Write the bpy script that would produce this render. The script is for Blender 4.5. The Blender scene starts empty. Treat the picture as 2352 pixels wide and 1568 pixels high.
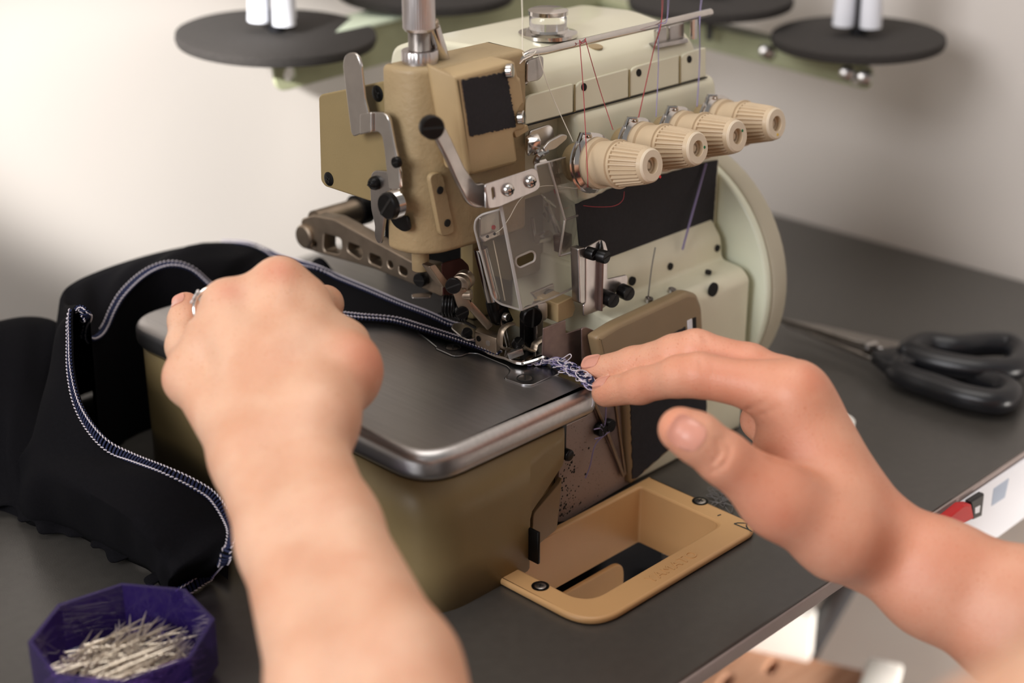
import bpy, bmesh, math, random
import numpy as np
from mathutils import Vector, Matrix
random.seed(7); RNG = np.random.default_rng(7)
scn = bpy.context.scene
COL = scn.collection

# ------------------------------------------------------------------ camera
# world: table top is z = 0, X runs along the machine, Y away from the operator
FPX = 3585.0
TH = math.atan(1530 / 3585.0); PH = math.radians(44.45)
CAM = np.array([0.0, 0.0, 0.43])
F_ = np.array([math.cos(PH), math.sin(PH), 0.0]); R_ = np.array([math.sin(PH), -math.cos(PH), 0.0])
FW = F_ * math.cos(TH) + np.array([0, 0, -math.sin(TH)])
UP = F_ * math.sin(TH) + np.array([0, 0, math.cos(TH)])
def ray(u, v): return FW + R_ * (u - 1176) / FPX - UP * (v - 784) / FPX
def on(u, v, ax, val):
    """the point of the plane axis=val seen at that place of the photograph (survey of the scene)"""
    d = ray(u, v); return CAM + d * ((val - CAM[ax]) / d[ax])
def at(u, v, dep): return CAM + ray(u, v) * dep
def onp(u, v, p0, n):
    d = ray(u, v); n = np.asarray(n, float); return CAM + d * (((np.asarray(p0) - CAM) @ n) / (d @ n))
V3 = lambda *a: np.array(a, float)
def unit(v): v = np.asarray(v, float); return v / (np.linalg.norm(v) + 1e-12)

cam = bpy.data.cameras.new('camera'); co = bpy.data.objects.new('camera', cam); COL.objects.link(co)
M = Matrix.Identity(4)
for i in range(3): M[i][0], M[i][1], M[i][2], M[i][3] = R_[i], UP[i], -FW[i], CAM[i]
co.matrix_world = M
cam.sensor_width = 36.0; cam.lens = FPX * 36 / 2352; cam.clip_start = 0.02
cam.dof.use_dof = True; cam.dof.focus_distance = 0.825; cam.dof.aperture_fstop = 4.0
scn.camera = co

# ------------------------------------------------------------------ materials
def srgb(c):
    if isinstance(c, str): c = [int(c[i:i + 2], 16) / 255 for i in (0, 2, 4)]
    return [(x / 12.92 if x <= 0.04045 else ((x + 0.055) / 1.055) ** 2.4) for x in c]
MATS = {}
def mat(name, col, rough=0.5, metal=0.0, noise=0.0, nscale=60.0, bump=0.0, bscale=300.0, col2=None, trans=0.0, ior=1.45, sss=0.0,
        coat=0.0, aniso=None, sheen=0.0, spec=None, alpha=1.0, detail=3.0, ramp=(0.35, 0.65)):
    m = bpy.data.materials.new(name); m.use_nodes = True
    nt = m.node_tree; b = nt.nodes['Principled BSDF']; L = nt.links
    b.inputs['Base Color'].default_value = srgb(col) + [1]
    b.inputs['Roughness'].default_value = rough; b.inputs['Metallic'].default_value = metal
    b.inputs['IOR'].default_value = ior; b.inputs['Transmission Weight'].default_value = trans
    b.inputs['Coat Weight'].default_value = coat; b.inputs['Sheen Weight'].default_value = sheen
    if spec is not None: b.inputs['Specular IOR Level'].default_value = spec
    if sss:
        b.inputs['Subsurface Weight'].default_value = sss
        b.inputs['Subsurface Radius'].default_value = (1.0, 0.35, 0.2); b.inputs['Subsurface Scale'].default_value = 0.006
    tc = nt.nodes.new('ShaderNodeTexCoord')
    def nz(scale, det=detail):
        n = nt.nodes.new('ShaderNodeTexNoise'); n.inputs['Scale'].default_value = scale; n.inputs['Detail'].default_value = det
        if aniso:
            mp = nt.nodes.new('ShaderNodeMapping'); mp.inputs['Scale'].default_value = aniso
            L.new(tc.outputs['Object'], mp.inputs['Vector']); L.new(mp.outputs['Vector'], n.inputs['Vector'])
        else: L.new(tc.outputs['Object'], n.inputs['Vector'])
        return n
    if col2 is not None or noise:
        n = nz(nscale); r = nt.nodes.new('ShaderNodeValToRGB')
        c1 = srgb(col); c2 = srgb(col2) if col2 is not None else [x * (1 - noise) for x in c1]
        r.color_ramp.elements[0].position = ramp[0]; r.color_ramp.elements[1].position = ramp[1]
        r.color_ramp.elements[0].color = c2 + [1]; r.color_ramp.elements[1].color = c1 + [1]
        L.new(n.outputs['Fac'], r.inputs['Fac']); L.new(r.outputs['Color'], b.inputs['Base Color'])
    if bump:
        n2 = nz(bscale, 4.0); bp = nt.nodes.new('ShaderNodeBump'); bp.inputs['Strength'].default_value = bump
        bp.inputs['Distance'].default_value = 0.0006
        L.new(n2.outputs['Fac'], bp.inputs['Height']); L.new(bp.outputs['Normal'], b.inputs['Normal'])
    MATS[name] = m
    return m
CHROME = mat('chrome', 'd2cdc8', 0.13, 1.0, noise=0.12, nscale=90, bump=0.04, bscale=150)
STEEL = mat('satin_steel', 'b9b4b0', 0.28, 1.0, noise=0.15, nscale=120, bump=0.05, bscale=400)
ALU = mat('machined_aluminium', 'cfc8c6', 0.3, 1.0, noise=0.12, nscale=300, aniso=(1, 1, 0.08))
PLATE = mat('brushed_bed_steel', 'bcb9b8', 0.37, 1.0, noise=0.09, nscale=420, aniso=(1.0, 0.06, 1.0), bump=0.05, bscale=700, detail=6)
NPLATE = mat('needle_plate_steel', 'b2b2b4', 0.26, 1.0, noise=0.2, nscale=60)
BRONZE = mat('brown_steel', 'a89886', 0.42, 1.0, noise=0.2, nscale=80, bump=0.08, bscale=300)
BROWNSHEET = mat('brown_sheet', '83706a', 0.42, 0.8, noise=0.25, nscale=120)
BLACKEN = mat('blackened_steel', '1b1a1a', 0.32, 0.6, noise=0.3, nscale=200)
BLACKHOLE = mat('dark_hole', '120f0c', 0.8)
OLIVE = mat('olive_hammered_paint', 'a38d69', 0.48, 0, noise=0.08, nscale=90, bump=0.45, bscale=420)
OLIVES = mat('olive_smooth_paint', '8a7853', 0.42, 0, noise=0.05, nscale=60, bump=0.1, bscale=900)
TAN = mat('tan_cover_paint', 'b39a72', 0.45, 0, noise=0.05, nscale=70, bump=0.12, bscale=900)
BROWNP = mat('brown_cover_paint', '8f795a', 0.42, 0, noise=0.06, nscale=70, bump=0.1, bscale=900)
CREAM = mat('cream_enamel', 'dcd7be', 0.3, 0, noise=0.04, nscale=40, coat=0.25)
CREAM2 = mat('pale_green_enamel', 'dfe3cd', 0.33, 0, noise=0.03, nscale=40, coat=0.2)
RIM = mat('shaded_rim_paint', 'b3ac98', 0.45, 0, noise=0.04, nscale=40)  # belt guard paint, darkened for the rim side facing away from the window
KNOB = mat('beige_knob_plastic', 'c2ac8e', 0.42, 0, noise=0.04, nscale=120, bump=0.06, bscale=700)
KNOBL = mat('light_beige_plastic', 'd8c8b0', 0.4, 0, noise=0.03, nscale=100)
TAPE = mat('black_cloth_tape', '232126', 0.8, 0, noise=0.25, nscale=500, bump=0.3, bscale=1800)
def thin_clear(name, tint, gloss, rough=0.05, body=0.0, bodycol='ffffff'):
    """thin clear sheet: lets light straight through, mirrors a little at its faces"""
    m = bpy.data.materials.new(name); m.use_nodes = True; nt = m.node_tree; nt.nodes.clear(); L = nt.links; N = nt.nodes.new
    out = N('ShaderNodeOutputMaterial'); tr = N('ShaderNodeBsdfTransparent'); gl = N('ShaderNodeBsdfGlossy'); fr = N('ShaderNodeMath'); lw = N('ShaderNodeLayerWeight'); pw = N('ShaderNodeMath'); mx = N('ShaderNodeMixShader')
    tr.inputs[0].default_value = srgb(tint) + [1]; gl.inputs['Roughness'].default_value = rough; lw.inputs[0].default_value = 0.5; pw.operation = 'POWER'; pw.inputs[1].default_value = 4.0; L.new(lw.outputs['Facing'], pw.inputs[0]); fr.operation = 'MULTIPLY_ADD'; fr.inputs[1].default_value = 0.9; fr.inputs[2].default_value = (gloss - 1) ** 2 / (gloss + 1) ** 2; L.new(pw.outputs[0], fr.inputs[0])
    L.new(fr.outputs[0], mx.inputs[0]); L.new(gl.outputs[0], mx.inputs[2])
    if body:
        df = N('ShaderNodeBsdfDiffuse'); df.inputs[0].default_value = srgb(bodycol) + [1]; m2 = N('ShaderNodeMixShader'); m2.inputs[0].default_value = body
        L.new(tr.outputs[0], m2.inputs[1]); L.new(df.outputs[0], m2.inputs[2]); L.new(m2.outputs[0], mx.inputs[1])
    else: L.new(tr.outputs[0], mx.inputs[1])
    L.new(mx.outputs[0], out.inputs[0]); return m
ACRYL = thin_clear('clear_acrylic', 'f0eeea', 1.42, 0.08, 0.05, 'd8d0cc')
ACEDGE = thin_clear('acrylic_edge_shine', 'e8e4e0', 1.8, 0.12, 0.45, 'efe9e4')  # whitish body paints the bright shine of the polished edges
SPECK = mat('linty_metal', '9c8c85', 0.5, 0.35, col2='4a3f40', nscale=800, detail=2, ramp=(0.30, 0.36))
BLACKP = mat('black_plastic', '1c1c1f', 0.3, 0, noise=0.1, nscale=80)
RED = mat('red_paint', 'c3161b', 0.4); GREEN = mat('green_paint', '0d6b3c', 0.4); YELLOW = mat('yellow_paint', 'd9b23a', 0.4)
TRAY = mat('peach_plastic', 'd2a672', 0.36, 0, noise=0.05, nscale=30, bump=0.03, bscale=900)
INK = mat('grey_ink', '3a3c36', 0.7)
LAM = mat('dark_laminate', '46433f', 0.31, 0, noise=0.12, nscale=160, bump=0.12, bscale=1300, spec=0.9)
BAND = mat('grey_edge_band', 'a2948f', 0.5, 0, noise=0.06, nscale=60)
FABRIC = mat('black_jersey', '0f0e11', 0.95, 0, noise=0.25, nscale=900, bump=0.25, bscale=2200, sheen=0.0, spec=0.12)
NAVY = mat('navy_thread', '1b2346', 0.8, 0, noise=0.3, nscale=900)
WTHREAD = mat('white_thread', 'cdc4ca', 0.75, 0)
RTHREAD = mat('red_thread', '9c3a40', 0.7); BTHREAD = mat('violet_thread', '8b80a6', 0.7); PTHREAD = mat('cream_thread', 'e8e0d0', 0.7)
GTHREAD = mat('grey_thread', '6d6a68', 0.7)
FOAM = mat('black_foam', '3a3633', 0.95, 0, noise=0.2, nscale=500, bump=0.3, bscale=900)
WPLAS = mat('white_plastic', 'e9eaf0', 0.35, 0)
PINM = mat('pin_steel', 'e4d8c6', 0.36, 0.8)
PURPLE = thin_clear('violet_clear_plastic', '9c88c6', 1.45, 0.1, 0.16, '5d45a4')
WOOD = mat('pale_pine', 'd0a184', 0.5, 0, col2='bb8a6b', nscale=24, aniso=(0.4, 6, 6), detail=5)
WWHITE = mat('plain_white', 'efece6', 0.5, 0)
DARKM = mat('dark_metal_leg', '4a4a4c', 0.45, 0.5)
OLSTAND = mat('olive_stand_paint', 'b3b592', 0.45, 0, noise=0.08, nscale=60)
LITSTAND = mat('lit_stand_paint', 'cdd8c0', 0.5, 0, noise=0.04, nscale=50)  # same stand paint, lightened where light falls on the arm
GLASS = mat('clear_dome', 'ffffff', 0.03, 0, trans=1.0, ior=1.45)
STONE = mat('clear_stone', 'ffffff', 0.02, 0, trans=0.6, ior=2.2)
SILVER = mat('silver', 'e6e4e2', 0.12, 1.0)
NAIL = mat('nail', 'd99a86', 0.25, 0, sss=0.1, coat=0.3, noise=0.08, nscale=100)
NAILW = mat('nail_tip', 'e9c9ae', 0.3, 0, coat=0.3)
WALLM = mat('painted_wall', 'd3cbc3', 0.85, 0, noise=0.03, nscale=3, bump=0.05, bscale=120)
FLOORM = mat('grey_floor', '9c9693', 0.6, 0, noise=0.12, nscale=8)
LABELG = mat('pale_blue_print', 'aab6c8', 0.6)

# ------------------------------------------------------------------ object helpers
def mesh_obj(name, verts, faces, m=None, parent=None, smooth=True, angle=35):
    me = bpy.data.meshes.new(name); me.from_pydata([tuple(map(float, v)) for v in verts], [], [tuple(map(int, f)) for f in faces]); me.update()
    return link(name, me, m, parent, smooth, angle)
def fix_normals(me):
    bm = bmesh.new(); bm.from_mesh(me); bmesh.ops.recalc_face_normals(bm, faces=bm.faces); bm.to_mesh(me); bm.free()
def link(name, me, m=None, parent=None, smooth=True, angle=35):
    if m is not None: me.materials.clear(); me.materials.append(m)
    if smooth:
        me.polygons.foreach_set('use_smooth', [True] * len(me.polygons)); me.set_sharp_from_angle(angle=math.radians(angle))
    o = bpy.data.objects.new(name, me); COL.objects.link(o)
    if parent is not None: setpar(o, parent)
    return o
WL = {}
def worldloc(o):
    v = np.array(o.location)
    while o.parent is not None: o = o.parent; v = v + np.array(o.location)
    return v
def setpar(o, parent):
    # children keep world coordinates: parents are only ever translated
    o.parent = parent; o.location = Vector(np.array(o.location) - worldloc(parent))
def tag(o, label=None, cat=None, group=None, kind=None):
    if label: o['label'] = label
    if cat: o['category'] = cat
    if group: o['group'] = group
    if kind: o['kind'] = kind
    return o
def thing(name, loc, label, cat, group=None):
    o = bpy.data.objects.new(name, None); COL.objects.link(o); o.location = Vector(loc); o.empty_display_size = 0.02
    return tag(o, label, cat, group)

class MB:
    """collects shapes for ONE mesh object"""
    def __init__(s): s.v = []; s.f = []
    def add(s, v, f):
        b = len(s.v); s.v += [tuple(map(float, p)) for p in v]; s.f += [tuple(int(i) + b for i in q) for q in f]; return s
    def box(s, lo, hi):
        x0, y0, z0 = lo; x1, y1, z1 = hi
        v = [(x0, y0, z0), (x1, y0, z0), (x1, y1, z0), (x0, y1, z0), (x0, y0, z1), (x1, y0, z1), (x1, y1, z1), (x0, y1, z1)]
        return s.add(v, [(3, 2, 1, 0), (4, 5, 6, 7), (0, 1, 5, 4), (1, 2, 6, 5), (2, 3, 7, 6), (3, 0, 4, 7)])
    def bar(s, p, q, w, h, up=(0, 0, 1)):
        p = np.array(p, float); q = np.array(q, float); d = unit(q - p); a = unit(np.cross(d, up)); b = unit(np.cross(a, d))
        v = [p + a * w / 2 * i + b * h / 2 * j for i, j in ((-1, -1), (1, -1), (1, 1), (-1, 1))]
        v += [x + (q - p) for x in v]
        return s.add(v, [(3, 2, 1, 0), (4, 5, 6, 7), (0, 1, 5, 4), (1, 2, 6, 5), (2, 3, 7, 6), (3, 0, 4, 7)])
    def tube(s, pts, r, n=8, closed=False, flat=None):
        P = np.array(pts, float); k = len(P); rr = np.full(k, r) if np.isscalar(r) else np.interp(np.linspace(0, 1, k), np.linspace(0, 1, len(r)), r)
        T = np.gradient(P, axis=0)
        if closed: T = np.roll(P, -1, 0) - np.roll(P, 1, 0)
        T /= (np.linalg.norm(T, axis=1, keepdims=True) + 1e-12)
        a = np.cross(T[0], (0, 0, 1));
        if np.linalg.norm(a) < 1e-3: a = np.cross(T[0], (1, 0, 0))
        a = unit(a); vs = []
        for i in range(k):
            a = unit(a - T[i] * (a @ T[i])); b = np.cross(T[i], a)
            f1, f2 = (1, 1) if flat is None else flat
            for j in range(n):
                t = 2 * math.pi * j / n; vs.append(P[i] + (a * math.cos(t) * f1 + b * math.sin(t) * f2) * rr[i])
        fs = []
        for i in range(k if closed else k - 1):
            i2 = (i + 1) % k
            for j in range(n):
                j2 = (j + 1) % n; fs.append((i * n + j, i * n + j2, i2 * n + j2, i2 * n + j))
        if not closed: fs += [tuple(range(n - 1, -1, -1)), tuple((k - 1) * n + j for j in range(n))]
        return s.add(vs, fs)
    def lathe(s, o, axis, prof, n=24, rib=None):
        """prof: (distance along axis, radius); rib(i,angle)->radius factor"""
        o = np.array(o, float); d = unit(axis); a = np.cross(d, (0, 0, 1))
        if np.linalg.norm(a) < 1e-3: a = np.array([1.0, 0, 0])
        a = unit(a); b = np.cross(d, a); vs = []; fs = []; m = len(prof)
        for i, (h, r) in enumerate(prof):
            for j in range(n):
                t = 2 * math.pi * j / n; k = rib(i, j, t) if rib else 1.0
                vs.append(o + d * h + (a * math.cos(t) + b * math.sin(t)) * max(r * k, 1e-5))
        for i in range(m - 1):
            for j in range(n):
                j2 = (j + 1) % n; fs.append((i * n + j, i * n + j2, (i + 1) * n + j2, (i + 1) * n + j))
        fs += [tuple(range(n - 1, -1, -1)), tuple((m - 1) * n + j for j in range(n))]
        return s.add(vs, fs)
    def ball(s, c, r, n=12, sc=(1, 1, 1)):
        vs = []; fs = []; c = np.array(c, float)
        for i in range(n // 2 + 1):
            p = math.pi * i / (n // 2)
            for j in range(n):
                t = 2 * math.pi * j / n
                vs.append(c + r * np.array([math.sin(p) * math.cos(t) * sc[0], math.sin(p) * math.sin(t) * sc[1], math.cos(p) * sc[2]]))
        for i in range(n // 2):
            for j in range(n): fs.append((i * n + j, (i + 1) * n + j, (i + 1) * n + (j + 1) % n, i * n + (j + 1) % n))
        return s.add(vs, fs)
    def build(s, name, m, parent=None, smooth=True, angle=35, bevel=0, seg=2):
        me = bpy.data.meshes.new(name); me.from_pydata(s.v, [], s.f); me.update()
        bm = bmesh.new(); bm.from_mesh(me); bmesh.ops.remove_doubles(bm, verts=bm.verts, dist=1e-6); bmesh.ops.recalc_face_normals(bm, faces=bm.faces)
        if bevel:
            ed = [e for e in bm.edges if len(e.link_faces) == 2 and e.calc_face_angle() > math.radians(28)]
            bmesh.ops.bevel(bm, geom=ed, offset=bevel, segments=seg, profile=0.5, affect='EDGES', clamp_overlap=True)
        bm.to_mesh(me); bm.free()
        return link(name, me, m, parent, smooth, angle)

def catmull(pts, n=8, closed=False):
    P = np.array(pts, float); k = len(P); out = []
    for i in range(k if closed else k - 1):
        if closed: p0, p1, p2, p3 = P[i - 1], P[i], P[(i + 1) % k], P[(i + 2) % k]
        else: p0, p1, p2, p3 = P[max(i - 1, 0)], P[i], P[i + 1], P[min(i + 2, k - 1)]
        for t in np.linspace(0, 1, n, endpoint=False):
            out.append(0.5 * ((2 * p1) + (-p0 + p2) * t + (2 * p0 - 5 * p1 + 4 * p2 - p3) * t * t + (-p0 + 3 * p1 - 3 * p2 + p3) * t ** 3))
    if not closed: out.append(P[-1])
    return np.array(out)
def resample(P, step):
    P = np.array(P); s = np.r_[0, np.cumsum(np.linalg.norm(np.diff(P, axis=0), axis=1))]; n = max(2, int(s[-1] / step) + 1)
    t = np.linspace(0, s[-1], n); return np.stack([np.interp(t, s, P[:, i]) for i in range(P.shape[1])], 1)
def round_poly(pts, r, n=5):
    """2D outline with its corners rounded"""
    P = [np.array(p, float) for p in pts]; out = []; k = len(P)
    for i in range(k):
        a, b, c = P[i - 1], P[i], P[(i + 1) % k]; rr = r[i] if isinstance(r, (list, tuple)) else r
        la, lc = np.linalg.norm(a - b), np.linalg.norm(c - b); q = min(rr, la * 0.45, lc * 0.45)
        if q < 1e-6: out.append(b); continue
        s, e = b + (a - b) / la * q, b + (c - b) / lc * q
        for t in np.linspace(0, 1, n): out.append((1 - t) ** 2 * s + 2 * t * (1 - t) * b + t * t * e)
    return np.array(out)
def circ(c, r, n=16): return np.array([[c[0] + r * math.cos(t), c[1] + r * math.sin(t)] for t in np.linspace(0, 2 * math.pi, n, endpoint=False)])
def slab(name, frame, outline, thick, m, parent=None, holes=(), bevel=0.0005, res=2):
    """flat plate: outline and holes in the 2D axes of frame (origin, ex, ey); its face is at the frame, its body behind it"""
    o, ex, ey = frame; ez = np.cross(ex, ey)
    cu = bpy.data.curves.new(name, 'CURVE'); cu.dimensions = '2D'; cu.fill_mode = 'BOTH'
    for pl in [outline] + list(holes):
        sp = cu.splines.new('POLY'); sp.points.add(len(pl) - 1); sp.use_cyclic_u = True
        for i, p in enumerate(pl): sp.points[i].co = (p[0], p[1], 0, 1)
    b = min(bevel, thick * 0.45); cu.extrude = thick / 2 - b; cu.bevel_depth = b; cu.bevel_resolution = res; cu.offset = -b
    ob = bpy.data.objects.new(name, cu); me = bpy.data.meshes.new_from_object(ob)
    bpy.data.objects.remove(ob); bpy.data.curves.remove(cu)
    W = Matrix.Identity(4)
    for i in range(3): W[i][0], W[i][1], W[i][2], W[i][3] = ex[i], ey[i], ez[i], o[i] - ez[i] * thick / 2
    me.transform(W); me.name = name
    bm = bmesh.new(); bm.from_mesh(me); bmesh.ops.remove_doubles(bm, verts=bm.verts, dist=1e-6); bmesh.ops.recalc_face_normals(bm, faces=bm.faces); bm.to_mesh(me); bm.free()
    ob = link(name, me, m, parent, True, 40); nz = Vector(unit(ez))
    for p in me.polygons:
        if abs(p.normal.dot(nz)) > 0.9999: p.use_smooth = False
    return ob
AXF = {0: (V3(0, -1, 0), V3(0, 0, 1)), 1: (V3(1, 0, 0), V3(0, 0, 1)), 2: (V3(1, 0, 0), V3(0, 1, 0))}  # outward: -X, -Y, +Z
def pslab(name, ax, val, px, thick, m, parent=None, r=0.001, holes=(), bevel=0.0005):
    """plate on the plane axis=val, its outline given by where its corners show in the photograph"""
    ex, ey = AXF[ax]; o = np.zeros(3); o[ax] = val
    to2 = lambda u, v: np.array([on(u, v, ax, val) @ ex, on(u, v, ax, val) @ ey])
    out = round_poly([to2(*p) for p in px], r)
    hs = []
    for h in holes:
        if isinstance(h, dict): hs.append(circ(to2(*h['c']), h['r']))
        else: hs.append(round_poly([to2(*p) for p in h], r))
    return slab(name, (o, ex, ey), out, thick, m, parent, hs, bevel)
def xprism(name, prof, x0, x1, m, parent=None, r=0.004, bevel=0.003):
    """solid with a Y-Z profile running along X from x0 to x1"""
    o = V3(x0, 0, 0); ex, ey = V3(0, -1, 0), V3(0, 0, 1)
    return slab(name, (o, ex, ey), round_poly([(-y, z) for y, z in prof], r), x1 - x0, m, parent, (), bevel, 3)
def zprism(name, outl, z0, z1, m, parent=None, r=0.004, bevel=0.003, holes=()):
    return slab(name, (V3(0, 0, z1), V3(1, 0, 0), V3(0, 1, 0)), round_poly(outl, r, 8), z1 - z0, m, parent, [round_poly(h, r, 8) for h in holes], bevel, 4)
def screw(name, p, n, r, h, m, parent, kind='slot', ang=0.4, label=None):
    """screw head with its drive cut into the top"""
    p = np.array(p, float); n = unit(n); a = np.cross(n, (0, 0, 1)); a = unit(a) if np.linalg.norm(a) > 1e-3 else V3(1, 0, 0); b = np.cross(n, a)
    a, b = a * math.cos(ang) + b * math.sin(ang), b * math.cos(ang) - a * math.sin(ang)
    mb = MB()
    if kind == 'phillips':
        mb.lathe(p - n * h * 0.3, n, [(0, r), (h * 0.5, r), (h * 0.95, r * 0.8), (h * 1.25, r * 0.45), (h * 1.3, 0)], 20)
    else:
        mb.lathe(p - n * h * 0.3, n, [(0, r), (h * 1.1, r), (h * 1.3, r * 0.9), (h * 1.3, 0)], 22)
    o = mb.build(name, m, parent)
    t = p + n * h * 1.005; s = MB(); w = r * 0.2
    def slot(d, e, L):
        q = [t - d * L - e * w / 2, t + d * L - e * w / 2, t + d * L + e * w / 2, t - d * L + e * w / 2]
        s.add(q + [x + n * r * 0.03 for x in q], [(3, 2, 1, 0), (4, 5, 6, 7), (0, 1, 5, 4), (1, 2, 6, 5), (2, 3, 7, 6), (3, 0, 4, 7)])
    if kind == 'slot': slot(a, b, r * 0.92)
    else: slot(a, b, r * 0.5); slot(b, a, r * 0.5)
    s.build('screw_slot', BLACKHOLE, o, smooth=False)
    return o
def jag(a, b, n, amp):
    """ragged line of image places between two corners"""
    out = []
    for i in range(n):
        t = i / n; out.append((a[0] + (b[0] - a[0]) * t + random.uniform(-amp, amp), a[1] + (b[1] - a[1]) * t + random.uniform(-amp, amp)))
    return out
# ------------------------------------------------------------------ overlock sewing machine
mc = thing('overlock_sewing_machine', (0.58, 0.60, 0), 'olive and cream overlock sewing machine with a steel bed plate, set into the dark table', 'sewing machine')
# bed cover and its steel lid
def rr(x0, x1, y0, y1): return [(x0, y0), (x1, y0), (x1, y1), (x0, y1)]
# thin painted wall, its front cut away low on the right
wallp = [(0.5310, 0.7380), (0.438, 0.738), (0.438, 0.486), (0.5085, 0.486), (0.5150, 0.486), (0.5220, 0.486), (0.5345, 0.486)]
wp = [tuple(p) for p in round_poly(wallp[:3] + [(0.5, 0.486)], [0.0, 0.02, 0.026, 0.0], 12)]
wp = [p for p in wp if p[0] < 0.499] + [(0.5000, 0.486), (0.5070, 0.486), (0.50851, 0.486), (0.5088, 0.486), (0.5103, 0.486), (0.5200, 0.486), (0.5330, 0.486), (0.5338, 0.486), (0.5342, 0.486)]
wz = {0.5070: 0.0, 0.50851: 0.0012, 0.5088: 0.0300, 0.5103: 0.0345, 0.5200: 0.0420, 0.5330: 0.0525, 0.5338: 0.0545, 0.5342: 0.0580}
V, Fc = [], []
for p in wp:
    zb = wz.get(p[0], 0.0); zt = 0.0737 if p[0] != 0.5342 else 0.0700
    for k in range(4): V.append((p[0], p[1], zb + (zt - zb) * k / 3))
for i in range(len(wp) - 1):
    for k in range(3): Fc.append((i * 4 + k, i * 4 + k + 1, i * 4 + k + 5, i * 4 + k + 4))
bed = mesh_obj('bed_cover', V, Fc, OLIVES, mc, angle=40)
md = bed.modifiers.new('thickness', 'SOLIDIFY'); md.thickness = 0.0025; md.offset = 1
# inner wall seen in the cut-out, with the chromed latch
pslab('inner_wall', 1, 0.497, [(1225, 1180), (1285, 1110), (1292, 1095), (1280, 1215), (1232, 1255), (1222, 1240)], 0.003, BROWNP, bed, r=0.002)
lt = MB(); 
lt.box((0.5075, 0.4790, 0.0065), (0.5093, 0.4990, 0.0255)); lt.build('cover_latch', BLACKEN, bed, bevel=0.0006)
# steel lid: rounded slab with a large edge radius
lid_out = round_poly([(0.4355, 0.4835), (0.5565, 0.4835), (0.5565, 0.7425), (0.4355, 0.7425)], [0.027, 0.0035, 0.02, 0.024], 12)
lid = slab('bed_plate', (V3(0, 0, 0.0905), V3(1, 0, 0), V3(0, 1, 0)), lid_out, 0.0165, PLATE, mc, (), 0.0062, 6)
# needle plate let into the lid
npx = [(960, 762), (1003, 797), (1001, 800), (1040, 817), (1058, 817), (1078, 810), (1097, 811), (1165, 840), (1172, 848), (1170, 856), (1160, 865), (1160, 869), (1200, 883), (1222, 884), (1286, 856), (1262, 780), (1120, 720), (1010, 715)]
o2 = [np.array(on(u, v, 2, 0.0912)[:2]) for u, v in npx]
npl = slab('needle_plate', (V3(0, 0, 0.0913), V3(1, 0, 0), V3(0, 1, 0)), round_poly(o2, 0.0012, 3), 0.0015, NPLATE, lid, (), 0.0004)
gap = o2; g = MB(); gp = resample(np.array([list(p) + [0.09055] for p in round_poly(o2, 0.0012, 3)[:34]]), 0.002); g.tube(gp - V3(0, 0, 0.0003), 0.0007, 6); g.build('plate_gap', BLACKHOLE, npl)
for u, v in ((1040, 798), (1206, 868)):
    p = on(u, v, 2, 0.0913); screw('plate_screw', p, (0, 0, 1), 0.0036, 0.0004, STEEL, npl, 'slot', 0.8)
    MB().tube([p + V3(0.0043 * math.cos(t), 0.0043 * math.sin(t), 0.0001) for t in np.linspace(0, 6.28, 24, endpoint=False)], 0.0003, 5, True).build('screw_seat', BLACKHOLE, npl)
fd = MB()
for k in range(9):
    for j in (0, 1): fd.bar((0.5555 + 0.003 * j, 0.52 + k * 0.004, 0.0905), (0.5555 + 0.003 * j, 0.5225 + k * 0.004, 0.0922), 0.0016, 0.001)
fd.build('feed_dog', BLACKEN, npl)
# black hinge clip below the lid at the right
hc = MB(); hc.box((0.5340, 0.4885, 0.0540), (0.5385, 0.4985, 0.0735)); hc.lathe((0.5385, 0.4900, 0.0560), (0, -1, 0), [(0, 0.0032), (0.004, 0.0032), (0.0045, 0.0026), (0.0045, 0)], 16)
hc.build('hinge_clip', BLACKEN, bed, bevel=0.0008)
# lower casting
base = xprism('base_casting', [(0.509, 0.0), (0.509, 0.0990), (0.5145, 0.1045), (0.530, 0.1065), (0.5315, 0.1190), (0.5400, 0.1300), (0.70, 0.130), (0.70, 0.0)], 0.604, 0.7225, CREAM, mc, r=0.003, bevel=0.0025)
blk = MB(); blk.box((0.452, 0.512, 0.0), (0.604, 0.733, 0.0735)); blk.build('bed_casting', OLIVES, mc, bevel=0.002)
thr = MB(); thr.box((0.6065, 0.600, 0.070), (0.640, 0.680, 0.160)); thr.box((0.572, 0.592, 0.0905), (0.607, 0.604, 0.160)); thr.build('throat_casting', OLIVES, mc, bevel=0.004)
xprism('floor_casting', [(0.535, 0.07), (0.535, 0.088), (0.60, 0.0905), (0.60, 0.07)], 0.566, 0.612, OLIVES, mc, r=0.002, bevel=0.001)
zprism('rear_bed', [(0.5568, 0.580), (0.599, 0.600), (0.599, 0.7420), (0.5568, 0.7420)], 0.0735, 0.0895, PLATE, mc, r=0.003, bevel=0.001)
bk = MB(); bk.box((0.600, 0.600, 0.075), (0.606, 0.70, 0.158)); bk.build('dark_backing', BLACKEN, mc)
for u, v, y in ((1540, 612, 0.5305), (1648, 570, 0.5305)):
    MB().lathe(on(u, v, 1, y), (0, -1, 0), [(-0.001, 0.0022), (0.0004, 0.0022), (0.0004, 0)], 16).build('screw_hole', BLACKHOLE, base)
MB().lathe(on(1639, 665, 1, 0.509), (0, -1, 0), [(-0.001, 0.0042), (0.0003, 0.0042), (0.0003, 0)], 20).build('oil_hole', BLACKHOLE, base)
MB().lathe(on(1627, 624, 1, 0.520), (0, -0.2, 1), [(-0.001, 0.0020), (0.0006, 0.0020), (0.0006, 0)], 16).build('screw_hole', BLACKHOLE, base)
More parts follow.
